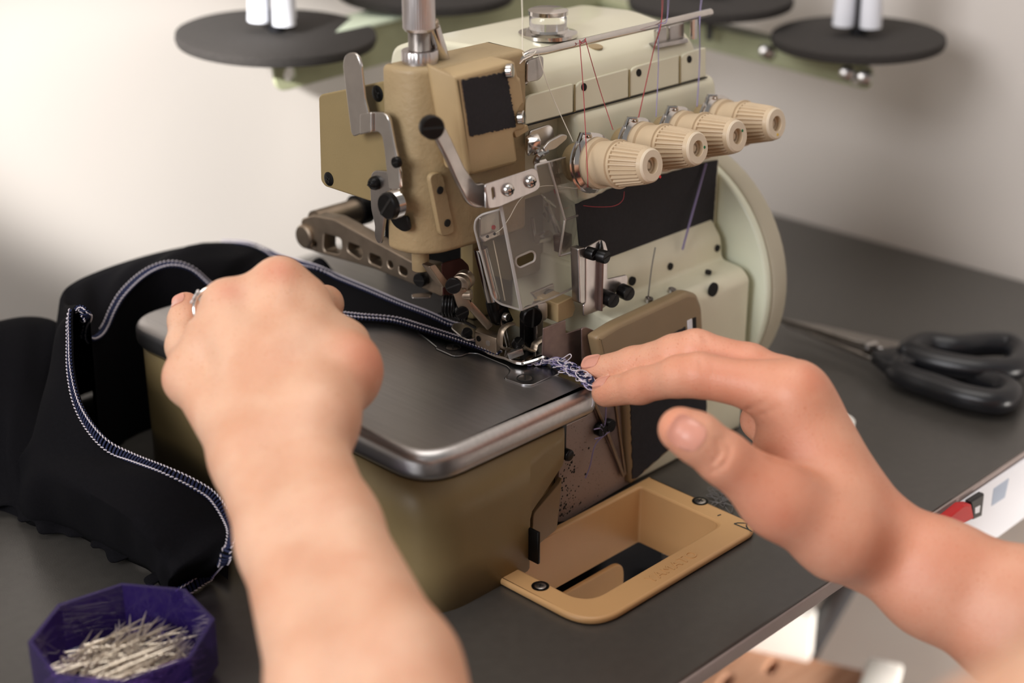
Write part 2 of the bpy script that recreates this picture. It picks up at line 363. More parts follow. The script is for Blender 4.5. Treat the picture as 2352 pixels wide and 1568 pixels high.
for u, v in ((1487, 688), (1540, 667)):
    p = on(u, v, 1, 0.5195)
    MB().lathe(p + V3(0, 0, -0.004), (0, -0.25, 1), [(0, 0.0026), (0.004, 0.0026), (0.0055, 0.0023), (0.0055, 0.0009), (0.0062, 0.0007), (0.0062, 0)], 16).build('thread_eyelet', STEEL, base)
# hinged looper cover in front with cloth tape over it
lc = pslab('looper_cover', 1, 0.5035, [(1372, 776), (1420, 746), (1582, 671), (1603, 675), (1614, 705), (1628, 960), (1452, 1113), (1448, 1109), (1436, 915), (1392, 870)], 0.0090, BROWNP, mc, r=0.0026, bevel=0.0026)
T1 = jag((1446, 820), (1572, 752), 22, 1.3) + jag((1575, 750), (1579, 786), 6, 1) + jag((1580, 786), (1622, 790), 8, 1) + jag((1623, 792), (1623, 955), 26, 1.0) + jag((1622, 957), (1456, 1102), 26, 1.4) + jag((1454, 1100), (1446, 822), 40, 1.2)
pslab('cloth_tape', 1, 0.5030, T1, 0.0008, TAPE, lc, r=0, bevel=0.0001)
pslab('cover_window', 1, 0.5030, [(1580, 737), (1590, 732), (1592, 782), (1582, 787)], 0.0009, WPLAS, lc, r=0.0003, bevel=0.0001)
pslab('window_gap', 1, 0.5030, [(1592, 731), (1599, 728), (1601, 778), (1594, 782)], 0.0009, BLACKHOLE, lc, r=0.0002, bevel=0.0001)
# linty sheet metal in the gap between bed and cover
lint = pslab('lint_plate', 1, 0.5075, [(1286, 985), (1345, 955), (1362, 925), (1400, 905), (1436, 905), (1448, 1109), (1300, 1197), (1281, 1200)], 0.003, SPECK, mc, r=0.0012)
bs = MB()
bs.tube([on(1363, 920, 1, 0.5055), on(1392, 985, 1, 0.5055), on(1432, 1092, 1, 0.5055)], 0.0011, 6); bs.tube([on(1412, 915, 1, 0.5058), on(1436, 1088, 1, 0.5058)], 0.0009, 6); bs.build('looper_rod', BRONZE, mc)
pslab('side_sheet', 1, 0.5062, [(1352, 900), (1415, 892), (1437, 1085), (1428, 1088), (1372, 960)], 0.001, BROWNSHEET, mc, r=0.001)
for u, v in ((1376, 985), (1396, 975)): screw('looper_screw', on(u, v, 1, 0.5055), (0, -1, 0), 0.0038, 0.003, BLACKEN, mc)
lintm = MB()
for _ in range(110):
    t = abs(random.gauss(0, 0.4)); u = 1283 + 22 * random.random() + 70 * t * random.random(); v = 1190 - 150 * random.random() ** 1.4 - 0.5 * (u - 1283)
    lintm.ball(on(u, v, 1, 0.5042), random.uniform(0.0002, 0.0009), 6, (1, 0.3, 1))
tag(lintm.build('lint', BLACKHOLE, lint), kind='stuff')
# arm with top cover
xprism('arm_casting', [(0.540, 0.116), (0.540, 0.168), (0.5465, 0.2145), (0.665, 0.2145), (0.680, 0.19), (0.680, 0.116)], 0.606, 0.7285, CREAM, mc, r=0.006, bevel=0.004)
MB().box((0.574, 0.5600, 0.168), (0.612, 0.66, 0.2140)).build('neck_casting', CREAM, mc, bevel=0.003)
tc_ = xprism('top_cover', [(0.5495, 0.2150), (0.5525, 0.2330), (0.5620, 0.2415), (0.600, 0.2470), (0.640, 0.2450), (0.665, 0.2360), (0.670, 0.2150)], 0.580, 0.7155, CREAM, mc, r=0.006, bevel=0.003)
def fr(y, z):  # frame of the leaning front of the top cover
    ey = unit(V3(0, 0.003, 0.018)); return (V3(0, y, z), V3(1, 0, 0), ey)
FO, FX, FY = fr(0.5485, 0.2160); FN = np.cross(FX, FY)
def f2(u, v): p = onp(u, v, FO, FN) - FO; return np.array([p @ FX, p @ FY])
for a, b, hole in ((1206, 1317, None), (1321, 1444, (1341, 200)), (1447, 1560, (1467, 167)), (1563, 1622, (1583, 136))):
    lo = lambda u: 284.5 - 0.268 * (u - 1218); hi = lambda u: 190 - 0.272 * (u - 1322)
    q = [f2(a, lo(a)), f2(b, lo(b)), f2(b, hi(b)), f2(a, hi(a))]
    pn = slab('cover_panel', (FO, FX, FY), round_poly(q, [0.0008, 0.0008, 0.001, 0.006], 5), 0.003, CREAM, tc_, (), 0.0007)
    MB().tube([onp(a - 1.5, lo(a), FO, FN) + FN * 0.0001, onp(a - 1.5, hi(a) + 4, FO, FN) + FN * 0.0001], 0.0005, 6).build('panel_gap', OLIVES, pn)
    MB().tube([onp(a - 1, lo(a) + 1, FO, FN) + FN * 0.0003, onp(b + 1, lo(b) + 1, FO, FN) + FN * 0.0003], 0.00045, 6).build('cover_seam', BLACKHOLE, pn)
    if hole: MB().lathe(onp(hole[0], hole[1], FO, FN) , FN, [(-0.001, 0.0021), (0.0003, 0.0021), (0.0003, 0)], 16).build('screw_hole', BLACKHOLE, pn)
for x, y in ((0.5885, 0.566), (0.642, 0.5655)):
    MB().lathe((x, y, 0.2415), (0, -0.15, 1), [(0, 0.0042), (0.0008, 0.0042), (0.0008, 0)], 18).build('oil_plug', OLIVE, tc_)
# oil sight dome
dm = at(1250, 118, 0.865); dm = V3(0.632, 0.592, 0.2455)
od = MB().lathe(dm, (0, 0, 1), [(0, 0.0165), (0.002, 0.0165), (0.003, 0.0120), (0.0042, 0.0112)], 28).build('oil_sight', CHROME, tc_)
MB().lathe(dm + V3(0, 0, 0.004), (0, 0, 1), [(0, 0.0105), (0.006, 0.0105), (0.0085, 0.0095), (0.0105, 0.0065), (0.0112, 0)], 28).build('sight_dome', GLASS, od)
MB().lathe(dm + V3(0, 0, 0.012), (0, 0, 1), [(0, 0.0112), (0.0022, 0.0112), (0.0030, 0.0098), (0.0034, 0)], 28).build('dome_cap', CHROME, od)
# big cloth tape on the arm front
T2 = jag((1322, 470), (1395, 440), 8, 1) + jag((1396, 436), (1648, 366), 20, 1) + jag((1649, 368), (1639, 516), 20, .6) + jag((1638, 518), (1398, 609), 40, 1.6) + jag((1396, 606), (1322, 560), 8, 1)
pslab('cloth_tape', 1, 0.5393, T2, 0.0008, TAPE, mc, r=0, bevel=0.0001)
# round belt guard at the right end
o_ = V3(0.7285, 0, 0); ang = np.linspace(0, 2 * math.pi, 72, endpoint=False)
bgd = slab('belt_guard', (V3(0.7285, 0.585, 0.0845), V3(0, -1, 0), V3(0, 0, 1)), np.stack([0.0838 * np.cos(ang), 0.0838 * np.sin(ang)], 1), 0.006, CREAM2, mc, (), 0.0015)
slab('guard_rim', (V3(0.7345, 0.585, 0.0845), V3(0, -1, 0), V3(0, 0, 1)), np.stack([0.0842 * np.cos(ang), 0.0842 * np.sin(ang)], 1), 0.0165, RIM, bgd, (), 0.003, 3)
# ---------------------------------------------------------------- tension dials
ends = [(1498, 380, 'red', RED, (17, 26)), (1603, 341, 'green', GREEN, (14, -3)), (1694, 313, 'green', GREEN, (10, -13)), (1784, 284, 'yellow', YELLOW, (1, 25))]
al = math.radians(10); KD = V3(0, -math.cos(al), math.sin(al))
def rib(i, j, t): return 1.0 if (i < 2 or i > 5) else (1.0 if (j % 4) < 2 else 0.90)
for u, v, cn, cm, (du, dv) in ends:
    e = on(u, v, 1, 0.4905); b = e - KD * 0.0505
    tk = bpy.data.objects.new('tension_dial', None); COL.objects.link(tk); tk.location = Vector(b); tk.empty_display_size = 0.01; setpar(tk, mc); tk['label'] = 'ribbed beige thread tension dial with a %s dot' % cn
    MB().lathe(b, KD, [(-0.004, 0.0105), (0.0045, 0.0105), (0.0045, 0.006), (0.0065, 0.006)], 24).build('felt_washer', OLIVE, tk)
    d = MB(); d.lathe(b, KD, [(0.0062, 0.0145), (0.0075, 0.0162), (0.0090, 0.0140)], 32); d.lathe(b, KD, [(0.0092, 0.0140), (0.0105, 0.0160), (0.0120, 0.0140)], 32); d.build('tension_disc', CHROME, tk)
    sp = MB(); sp.tube([b + KD * 0.005 + V3(-0.010, 0, 0.008), b + KD * 0.006 + V3(-0.006, 0, 0.0175), b + KD * 0.009 + V3(-0.003, 0, 0.0165), b + KD * 0.008 + V3(0, 0, 0.012)], 0.0011, 6); sp.build('thread_hook', CHROME, tk)
    MB().lathe(b, KD, [(0.0120, 0.0132), (0.0135, 0.0138), (0.0160, 0.0134), (0.0165, 0.0118), (0.0265, 0.0123), (0.0270, 0.0130), (0.0285, 0.0131), (0.0288, 0.0122)], 40).build('dial_barrel', KNOB, tk)
    dl = MB().lathe(b, KD, [(0.0275, 0.0119), (0.0305, 0.0120), (0.0306, 0.0120), (0.0310, 0.0119), (0.0465, 0.0099), (0.0470, 0.0096), (0.0475, 0.0096), (0.0495, 0.0090), (0.0505, 0.0080), (0.0505, 0.0042), (0.0440, 0.0040), (0.0440, 0)], 112, rib).build('dial_cap', KNOB, tk, angle=25)
    MB().lathe(b, KD, [(0.0478, 0.0090), (0.0500, 0.00885), (0.0508, 0.0080), (0.0508, 0.0044), (0.0442, 0.0042)], 40).build('dial_face', KNOBL, tk)
    MB().lathe(b, KD, [(0.0442, 0.0031), (0.0478, 0.0030), (0.0478, 0.0018), (0.0444, 0.0016)], 20).build('dial_stem', KNOB, tk)
    pd = onp(u + du, v + dv, e, KD) + KD * 0.0003
    MB().lathe(pd, KD, [(0, 0.0008), (0.0002, 0.0008), (0.0002, 0)], 12).build('colour_dot', cm, tk)
# ---------------------------------------------------------------- head
hd = zprism('head_casting', [(0.4985, 0.5790), (0.4985, 0.570), (0.5015, 0.560), (0.512, 0.5525), (0.548, 0.5495), (0.572, 0.5495), (0.572, 0.5790)], 0.157, 0.2540, OLIVE, mc, r=[0.002, 0.008, 0.008, 0.008, 0.008, 0.004, 0.002], bevel=0.0032)
MB().box((0.535, 0.579, 0.150), (0.60, 0.605, 0.165)).build('head_underside', OLIVE, mc, bevel=0.003)
pad = MB()  # raised pad with two holes
pc, pe = on(1003, 420, 1, 0.5505), on(1030, 520, 1, 0.5505)
ph = slab('head_pad', (V3(0, 0.5510, 0), V3(1, 0, 0), V3(0, 0, 1)), round_poly([(pc[0] - .0045, pc[2] + .005), (pc[0] + .0045, pc[2] + .005), (pe[0] + .0055, pe[2] - .005), (pe[0] - .0045, pe[2] - .005)], 0.004), 0.003, OLIVE, hd, (), 0.0006)
for p in (on(1011, 437, 1, 0.5507), on(1028, 512, 1, 0.5507)): MB().lathe(p, (0, -1, 0), [(-0.001, 0.0020), (0.0003, 0.0020), (0.0003, 0)], 16).build('screw_hole', BLACKHOLE, hd)
sc_ = pslab('side_cover', 0, 0.4992, [(731, 224), (736, 217), (905, 181), (912, 300), (925, 480), (848, 462), (745, 428), (736, 415)], 0.0035, OLIVES, mc, r=0.0025, bevel=0.001)
bx = MB(); bx.box((0.5032, 0.5785, 0.183), (0.60, 0.628, 0.222)); bx.build('head_core', OLIVES, mc, bevel=0.003)
screw('cover_screw', on(867, 215, 0, 0.4990), (-1, 0, 0), 0.0042, 0.0006, BLACKEN, sc_, 'phillips'); screw('cover_screw', on(755, 411, 0, 0.4990), (-1, 0, 0), 0.0038, 0.0006, BLACKEN, sc_, 'phillips')
# tan front cover
fc = pslab('front_cover', 1, 0.5370, [(1044, 176), (1178, 140), (1186, 144), (1192, 176), (1198, 180), (1207, 240), (1196, 250), (1194, 266), (1212, 284), (1206, 298), (1182, 304), (1192, 370), (1186, 378), (1085, 405), (1076, 398)], 0.020, TAN, mc, r=0.0015, bevel=0.0022)
cf = MB()  # chamfered left flank of that cover
A = [on(1046, 178, 1, 0.5372), on(1080, 404, 1, 0.5372)]; B = [on(1024, 170, 1, 0.5372) + V3(0, 0.012, 0.002), on(1062, 396, 1, 0.5372) + V3(0, 0.012, 0)]
q = [A[0], A[1], B[1], B[0]]; cf.add(q + [p + V3(0.004, 0.006, 0) for p in q], [(0, 1, 2, 3), (7, 6, 5, 4), (0, 4, 5, 1), (1, 5, 6, 2), (2, 6, 7, 3), (3, 7, 4, 0)]); cf.build('cover_flank', TAN, fc, bevel=0.0008)
T3 = jag((1062, 184), (1164, 166), 40, 2.0) + jag((1165, 168), (1186, 290), 44, 1.8) + jag((1184, 291), (1082, 314), 40, 1.6) + jag((1080, 312), (1061, 186), 30, .8)
pslab('cloth_tape', 1, 0.5365, T3, 0.0008, TAPE, fc, r=0, bevel=0.0001)
for u, v in ((1168, 163), (1195, 270)): screw('cover_screw', on(u, v, 1, 0.5365), (0.5, -0.85, 0.1), 0.0036, 0.0022, CHROME, fc, 'slot', 1.2)
pslab('front_cover_lip', 1, 0.5385, [(1180, 300), (1212, 286), (1216, 300), (1186, 318)], 0.015, TAN, fc, r=0.001)
# presser foot pressure adjuster
ax0 = V3(0.5135, 0.5675, 0.2530)
pa = MB().lathe(ax0, (0, 0, 1), [(0, 0.0062), (0.001, 0.0088), (0.0022, 0.0088), (0.0023, 0.0092), (0.0068, 0.0092), (0.0072, 0.0088), (0.0072, 0.0055)], 96, lambda i, j, t: 0.97 if (i in (3, 4) and j % 4 < 2) else 1.0).build('lock_nut', ALU, mc)
MB().lathe(ax0, (0, 0, 1), [(0.007, 0.0055)] + [(0.0072 + 0.00045 * k, 0.0053 + 0.0004 * (k % 2)) for k in range(26)], 32).build('threaded_stem', STEEL, pa)
MB().lathe(ax0, (0, 0, 1), [(0.0168, 0.0070), (0.0182, 0.0081)] + [(0.0183, 0.0081), (0.0352, 0.0081)] + [(0.0355, 0.0080), (0.0372, 0.0072), (0.0385, 0.0072)], 120, lambda i, j, t: 0.97 if (i in (2, 3) and j % 3 == 0) else 1.0).build('knurled_cap', ALU, pa)
pb, pt = on(1018, 148, 1, 0.566), on(993, 60, 1, 0.566)
pn_ = MB().tube([pb, pb + (pt - pb) * 0.97], [0.0042, 0.0038], 18).build('chrome_pin', CHROME, mc)
d = unit(pt - pb); MB().lathe(pb + (pt - pb) * 0.97, d, [(0, 0.003), (0.001, 0.003), (0.0012, 0.0037), (0.0030, 0.0037), (0.0034, 0.003), (0.0034, 0)], 18).build('pin_cap', BRONZE, pn_)
# presser lifter lever on the left side
pl = pslab('lifter_lever', 0, 0.4905, [(787, 150), (790, 130), (800, 121), (814, 121), (823, 131), (829, 150), (838, 230), (846, 262), (846, 298), (826, 309), (812, 314), (806, 305)], 0.0016, CHROME, mc, r=0.002)
pslab('lever_arm', 0, 0.4915, [(849, 257), (880, 258), (892, 270), (905, 340), (918, 395), (919, 436), (892, 436), (882, 340), (877, 312), (868, 303), (849, 304)], 0.0022, CHROME, pl, r=0.002)
pslab('lever_grip', 0, 0.4900, [(826, 262), (846, 258), (853, 258), (853, 303), (826, 310)], 0.0016, CHROME, pl, r=0.001)
lb = pslab('lever_bracket', 0, 0.4945, [(849, 420), (853, 397), (862, 391), (893, 394), (898, 440), (888, 470), (878, 540), (874, 560), (866, 558), (859, 540), (861, 520), (852, 480)], 0.0018, STEEL, mc, r=0.002)
screw('bracket_screw', on(862, 420, 0, 0.4940), (-1, 0, 0), 0.0036, 0.004, BLACKEN, lb, 'phillips')
screw('bracket_screw', on(913, 372, 0, 0.4905), (-1, 0, 0), 0.0028, 0.002, BLACKEN, lb)
pv = on(898, 471, 0, 0.4880)
wr = MB()
for k in range(4): wr.tube([pv + V3(0.0005 + 0.0011 * k, 0.0066 * math.cos(t), 0.0066 * math.sin(t)) for t in np.linspace(0, 2 * math.pi, 28, endpoint=False)], 0.0006, 6, True)
wr.build('spring_washer', CHROME, lb); screw('pivot_bolt', pv, (-1, 0, 0), 0.0068, 0.0035, BLACKEN, lb, 'slot', 0.9)
pslab('curved_link', 0, 0.4960, [(893, 500), (935, 495), (940, 530), (925, 533), (905, 520)], 0.002, BLACKEN, lb, r=0.003)
# swing arm carrying the finger guard
sa = pslab('guard_arm', 1, 0.5330, [(985, 300), (1002, 270), (1016, 277), (1040, 325), (1068, 385), (1095, 424), (1112, 420), (1122, 430), (1124, 476), (1092, 478), (1075, 466), (1052, 420), (1030, 370), (1003, 318)], 0.0030, STEEL, mc, r=0.003, bevel=0.0008)
screw('arm_bolt', on(990, 291, 1, 0.5320), unit(V3(-0.45, -0.9, 0.1)), 0.0058, 0.0042, BLACKEN, sa, 'slot', 0.0)
gb = pslab('guard_bracket', 1, 0.5260, [(1114, 424), (1225, 387), (1235, 391), (1242, 428), (1232, 439), (1146, 476), (1122, 480)], 0.0012, ALU, sa, r=0.002, holes=[[(1129, 432), (1135, 429), (1138, 455), (1132, 458)]])
MB().bar(on(1116, 452, 1, 0.5262), on(1116, 452, 1, 0.5345), 0.0012, 0.0110).build('bracket_bend', STEEL, sa, bevel=0.0003)
for u, v in ((1167, 436), (1218, 417)): screw('bracket_screw', on(u, v, 1, 0.5255), (0, -1, 0), 0.0034, 0.0028, CHROME, gb, 'phillips', 0.3)
# clear finger guard folded from acrylic
P1 = lambda u, v: on(u, v, 1, 0.5278); P2 = lambda u, v, y: on(u, v, 1, y)
eg = mc
def sheet(name, px, t, parent, holes=(), r=0.003, nrm=None, p0=None):
    pts = [np.array(p) for p in px]; c = pts[0]; ex = unit(pts[1] - pts[0]); n = unit(np.cross(ex, pts[-1] - pts[0])); 
    if n @ (CAM - c) < 0: n = -n
    ey = np.cross(n, ex); to = lambda p: np.array([(p - c) @ ex, (p - c) @ ey])
    ol = round_poly([to(p) for p in pts], r); hl = [round_poly([to(p) for p in h], 0.0018) for h in holes]
    so = slab(name, (c, ex, ey), ol, t, ACRYL, parent, hl, 0.0003); em = MB()
    for l in [ol] + hl: em.tube([c + ex * q[0] + ey * q[1] - n * t * 0.5 for q in l], 0.00062, 6, True)
    em.build('guard_edge_shine', ACEDGE, so); return so
main = [P1(1150, 468), P1(1198, 713), P1(1275, 683), P1(1318, 662), P1(1336, 640), P1(1338, 618), P1(1326, 577), P1(1287, 588), P1(1300, 505), P1(1262, 372), P1(1232, 380), P1(1240, 430)]
gd = sheet('finger_guard', main, 0.0013, mc, [[P1(1187, 592), P1(1223, 576), P1(1232, 584), P1(1230, 600), P1(1195, 616), P1(1186, 608)]], [0.0005, 0.001, 0.004, 0.006, 0.004, 0.003, 0.001, 0.001, 0.001, 0.001, 0.001, 0.001])
L0, L1 = P1(1150, 470), P1(1198, 713); off = P2(1091, 518, 0.5420)
nA = np.cross(L1 - L0, off - L0)
q = lambda u, v: onp(u, v, L0, nA)
sheet('guard_wing', [L0, L1, q(1188, 711), q(1147, 699), q(1131, 684), q(1089, 525), q(1092, 505), q(1106, 494), q(1148, 482)], 0.0013, gd, r=[0.0005, 0.0005, 0.002, 0.004, 0.003, 0.004, 0.003, 0.002, 0.0005])
K0, K1 = P1(1262, 372), P1(1300, 505); nB = np.cross(K1 - K0, P2(1340, 490, 0.5440) - K0); q2 = lambda u, v: onp(u, v, K0, nB)
sheet('guard_wing', [K0, K1, q2(1340, 491), q2(1305, 360)], 0.0013, gd, r=0.0008)
D0, D1 = P1(1300, 505), P1(1287, 588); nC = np.cross(D1 - D0, q2(1340, 491) - D0); q3 = lambda u, v: onp(u, v, D0, nC)
sheet('guard_wing', [D0, D1, q3(1326, 577), q3(1340, 491)], 0.0013, gd, r=0.0006)
# take-up and guides behind the guard
tk = MB(); yy = 0.566
tk.tube(catmull([on(1222, 500, 1, yy), on(1229, 545, 1, yy), on(1240, 552, 1, yy), on(1262, 542, 1, yy), (on(1262, 510, 1, yy)), on(1250, 490, 1, yy)], 6), 0.0011, 6)
tk.tube([on(1232, 548, 1, 0.564), on(1262, 540, 1, 0.564)], 0.003, 8); tk.build('looper_take_up', CHROME, mc)
nh = pslab('thread_plate', 1, 0.5480, [(1103, 500), (1146, 482), (1150, 540), (1108, 556), (1103, 548)], 0.0012, STEEL, mc, r=0.001)
pslab('thread_bar', 1, 0.5468, [(1104, 545), (1140, 531), (1144, 543), (1112, 557)], 0.002, ALU, nh, r=0.001)
for u, v in ((1120, 543), (1136, 537)): MB().lathe(on(u, v, 1, 0.5466), (0, -1, 0), [(-.0005, 0.0008), (0.0003, 0.0008), (0.0003, 0)], 10).build('thread_hole', BLACKHOLE, nh)
MB().lathe(on(1134, 522, 1, 0.5478), (0, -1, 0), [(-.0005, 0.0012), (0.0003, 0.0012), (0.0003, 0)], 12).build('red_dot', RED, nh)
rp = MB(); rp.tube([on(1242, 445, 1, 0.556), on(1262, 468, 1, 0.556)], [0.0008, 0.0016, 0.0006], 6); rp.tube([on(1250, 455, 1, 0.555), on(1276, 475, 1, 0.555)], [0.0008, 0.0014, 0.0006], 6)
rp.tube([on(1256, 470, 1, 0.556), on(1283, 535, 1, 0.556)], 0.0016, 8); rp.build('thread_lever', CHROME, mc)
MB().box(on(1282, 400, 1, 0.555) + V3(0, 0, 0), on(1300, 395, 1, 0.555) + V3(0.002, 0.006, 0.006)).build('guide_block', CHROME, mc, bevel=0.0005)
pslab('guide_post', 1, 0.557, [(1282, 408), (1303, 402), (1303, 505), (1286, 510)], 0.004, KNOBL, mc, r=0.0008)
pslab('green_mark', 1, 0.5562, [(1276, 508), (1281, 506), (1283, 520), (1278, 523)], 0.0006, GREEN, mc, r=0.0002)
pslab('red_mark', 1, 0.5562, [(1272, 436), (1278, 434), (1281, 443), (1275, 445)], 0.0006, RED, mc, r=0.0002)
MB().box((0.580, 0.570, 0.118), (0.612, 0.60, 0.172)).build('looper_housing', OLIVES, mc, bevel=0.003)
pslab('grey_block', 1, 0.548, [(1288, 545), (1352, 525), (1352, 560), (1290, 583)], 0.006, BROWNSHEET, mc, r=0.0008)
# guide flaps above the guard
pslab('guide_flap', 1, 0.545, [(1221, 300), (1262, 286), (1271, 292), (1274, 320), (1262, 330), (1216, 338), (1216, 310)], 0.0016, STEEL, mc, r=0.0025)
gfl = MB(); gfl.bar(on(1208, 335, 1, 0.538), on(1240, 330, 1, 0.534), 0.010, 0.006, (0, 1, 0.4)); gfl.build('guide_clip', CHROME, mc, bevel=0.001)
pslab('guide_paddle', 1, 0.530, [(1250, 340), (1262, 325), (1294, 308), (1304, 311), (1302, 320), (1275, 343), (1252, 349)], 0.002, STEEL, mc, r=0.002)
MB().tube(catmull([on(1258, 345, 1, 0.531), on(1240, 355, 1, 0.533), on(1232, 375, 1, 0.536), on(1252, 372, 1, 0.536)], 6), 0.0018, 8).build('guide_loop', CHROME, mc)
# needle bar, clamp and needles
nb0, nb1 = on(1104, 570, 1, 0.562), on(1137, 705, 1, 0.5555)
nbar = MB().tube([nb0, nb1], 0.0039, 20).build('needle_bar', CHROME, mc)
ncl = MB(); d = unit(nb1 - nb0); ncl.lathe(nb1 - d * 0.004, d, [(0, 0.0044), (0.006, 0.0046), (0.012, 0.0040), (0.014, 0.0022), (0.014, 0)], 20); ncl.bar(on(1150, 705, 1, 0.552), on(1166, 740, 1, 0.551), 0.004, 0.006)
nc = ncl.build('needle_clamp', BLACKEN, nbar, bevel=0.0004)
screw('clamp_screw', on(1160, 727, 1, 0.5485), (0.2, -1, 0), 0.0024, 0.002, STEEL, nc)
for du in (0, 7): MB().tube([on(1148 + du, 725, 1, 0.5515), on(1165 + du, 800, 1, 0.5475)], [0.0009, 0.0009, 0.0004], 8).build('needle', CHROME, nbar)
# presser arm: pierced lever running back along the bed
z2 = lambda x, y: (680 + x / 3.92, 380 + y / 3.92)
parm = pslab('presser_arm', 0, 0.5520, [z2(45, 480), z2(150, 448), z2(330, 480), z2(1060, 878), z2(1205, 905), z2(1320, 1085), z2(1320, 1190), z2(1060, 1075), z2(700, 930), z2(240, 800), z2(50, 740), z2(60, 690), z2(180, 740), z2(190, 690), z2(40, 610)], 0.010, BRONZE, mc, r=0.0025,
             holes=[[z2(250, 605), z2(405, 660), z2(410, 760), z2(385, 800), z2(260, 775), z2(245, 740)], [z2(470, 690), z2(585, 735), z2(605, 800), z2(570, 845), z2(460, 770)], [z2(660, 785), z2(770, 832), z2(772, 920), z2(655, 870)], [z2(925, 895), z2(1000, 935), z2(1000, 1000), z2(930, 975)], {'c': z2(848, 893), 'r': 0.0022}], bevel=0.0007)
MB().lathe(on(*z2(105, 630), 0, 0.5535), (-1, 0, 0), [(-0.004, 0.0075), (0.003, 0.0075), (0.0042, 0.0065), (0.0042, 0)], 24).build('arm_pin', BRONZE, parm)
MB().lathe(on(*z2(220, 500), 0, 0.560), (1, 0, 0), [(-0.004, 0.0075), (0.05, 0.0075)], 24).build('presser_shaft', BRONZE, parm)
MB().lathe(on(*z2(220, 500), 0, 0.560), (1, 0, 0), [(0.028, 0.0098), (0.036, 0.0098), (0.036, 0.0095)], 24).build('shaft_collar', BLACKEN, parm)
MB().lathe(on(966, 610, 1, 0.575) + V3(0, 0, 0.010), (0, 0, -1), [(-0.012, 0.0046), (0.012, 0.0046), (0.0125, 0.004), (0.0125, 0)], 20).build('presser_bar', OLIVE, mc)
screw('arm_screw', on(970, 640, 0, 0.5500), (-1, -0.2, 0), 0.0042, 0.0035, BLACKEN, parm, 'slot', 0.2)
pslab('wire_hook', 2, 0.110, [(945, 675), (985, 670), (992, 655), (996, 664), (988, 682), (946, 683)], 0.001, STEEL, parm, r=0.001)
pslab('red_brown_sheet', 1, 0.572, [(1015, 605), (1060, 592), (1078, 610), (1080, 690), (1020, 690)], 0.001, mat('dark_red_sheet', '4a2520', 0.5, 0.4), mc, r=0.002)
pslab('arm_link', 1, 0.558, [(985, 612), (1000, 606), (1036, 655), (1020, 662)], 0.006, BRONZE, parm, r=0.001)
ck = MB(); c0 = on(1052, 662, 1, 0.553); ck.lathe(c0 + V3(0.004, 0.001, 0.002), (-1, -0.5, 0), [(-0.006, 0.0052), (-0.0005, 0.0052), (-0.0004, 0.0044), (0.0006, 0.0044), (0.0007, 0.0052), (0.005, 0.0052)], 20); ck.bar(c0, c0 + V3(0.003, -0.002, -0.012), 0.008, 0.007); ckb = ck.build('arm_clamp', BRONZE, parm, bevel=0.0004)
screw('clamp_screw', on(1042, 655, 1, 0.5475), (-0.8, -0.6, 0.1), 0.0042, 0.002, BLACKEN, ckb)
MB().lathe(on(1074, 676, 1, 0.5485), (0.5, -0.85, 0.1), [(-0.006, 0.0030), (0.002, 0.0030), (0.0022, 0.0024), (0.0022, 0)], 18).build('clamp_pin', BRONZE, ckb)
MB().bar(on(1072, 692, 1, 0.550), on(1122, 748, 1, 0.548), 0.0042, 0.0055, (0, 1, 0.6)).build('foot_arm', BRONZE, parm, bevel=0.0008)
sg = MB(); c = on(1030, 704, 1, 0.556)
for k in range(4): sg.tube([c + V3(0.0011 * k - 0.001, -0.0011 * k + 0.002, 0) + V3(0.0056 * math.cos(t) * .7, 0.0056 * math.cos(t) * .7 * .7, 0.0056 * math.sin(t)) for t in np.linspace(0, 6.28, 24, endpoint=False)], 0.0007, 6, True)
sg.tube([c + V3(0.002, 0, -0.005), on(1092, 752, 1, 0.551)], 0.0009, 6); c = on(1058, 713, 1, 0.5535)
for k in range(3): sg.tube([c + V3(0.0008 * k, -0.001 * k, 0) + V3(0.0055 * math.cos(t) * .7, 0.004 * math.cos(t) * .7, 0.0055 * math.sin(t)) for t in np.linspace(0, 6.28, 24, endpoint=False)], 0.0008, 6, True)
sgo = sg.build('torsion_spring', BLACKEN, parm); screw('spring_screw', on(1060, 715, 1, 0.5505), (-0.5, -0.8, 0), 0.0036, 0.0028, BLACKEN, sgo)
# presser foot
z5 = lambda x, y: (960 + x / 4.9, 600 + y / 4.9)
pf = pslab('presser_foot', 2, 0.0945, [z5(640, 960), z5(690, 870), z5(900, 960), z5(1010, 960), z5(1130, 990), z5(1260, 1000), z5(1330, 1010), z5(1330, 1085), z5(1270, 1125), z5(1180, 1142), z5(1090, 1130), z5(960, 1075), z5(880, 1055)], 0.0016, CHROME, mc, r=0.0012, bevel=0.0004)
MB().tube(catmull([on(*z5(1180, 1140), 2, 0.0942), on(*z5(1290, 1110), 2, 0.0950), on(*z5(1400, 1070), 2, 0.0962), on(*z5(1462, 1030), 2, 0.0980)], 5), 0.0012, 6, flat=(1.6, 0.7)).build('foot_toe', CHROME, pf)
fb = MB(); a, b = on(*z5(640, 965), 2, 0.0945), on(*z5(885, 1055), 2, 0.0945)
up = V3(0, 0, 0.0098); bkv = V3(0.006, 0.003, 0.0)
fb.add([a, b, b + up, a + up, a + bkv, b + bkv, b + bkv + up, a + bkv + up], [(0, 1, 2, 3), (7, 6, 5, 4), (0, 4, 5, 1), (1, 5, 6, 2), (2, 6, 7, 3), (3, 7, 4, 0)])
fbo = fb.build('foot_block', BRONZE, pf, bevel=0.0009)
nf = unit(np.cross(b - a, up)); nf = nf if nf @ (CAM - a) > 0 else -nf
for t, hgt, m_ in ((0.18, 0.0058, BLACKHOLE), (0.62, 0.0052, STEEL)): MB().lathe(a + (b - a) * t + V3(0, 0, hgt) , nf, [(-.0005, 0.0016), (0.0003, 0.0016), (0.0003, 0)], 14).build('block_hole', m_, fbo)
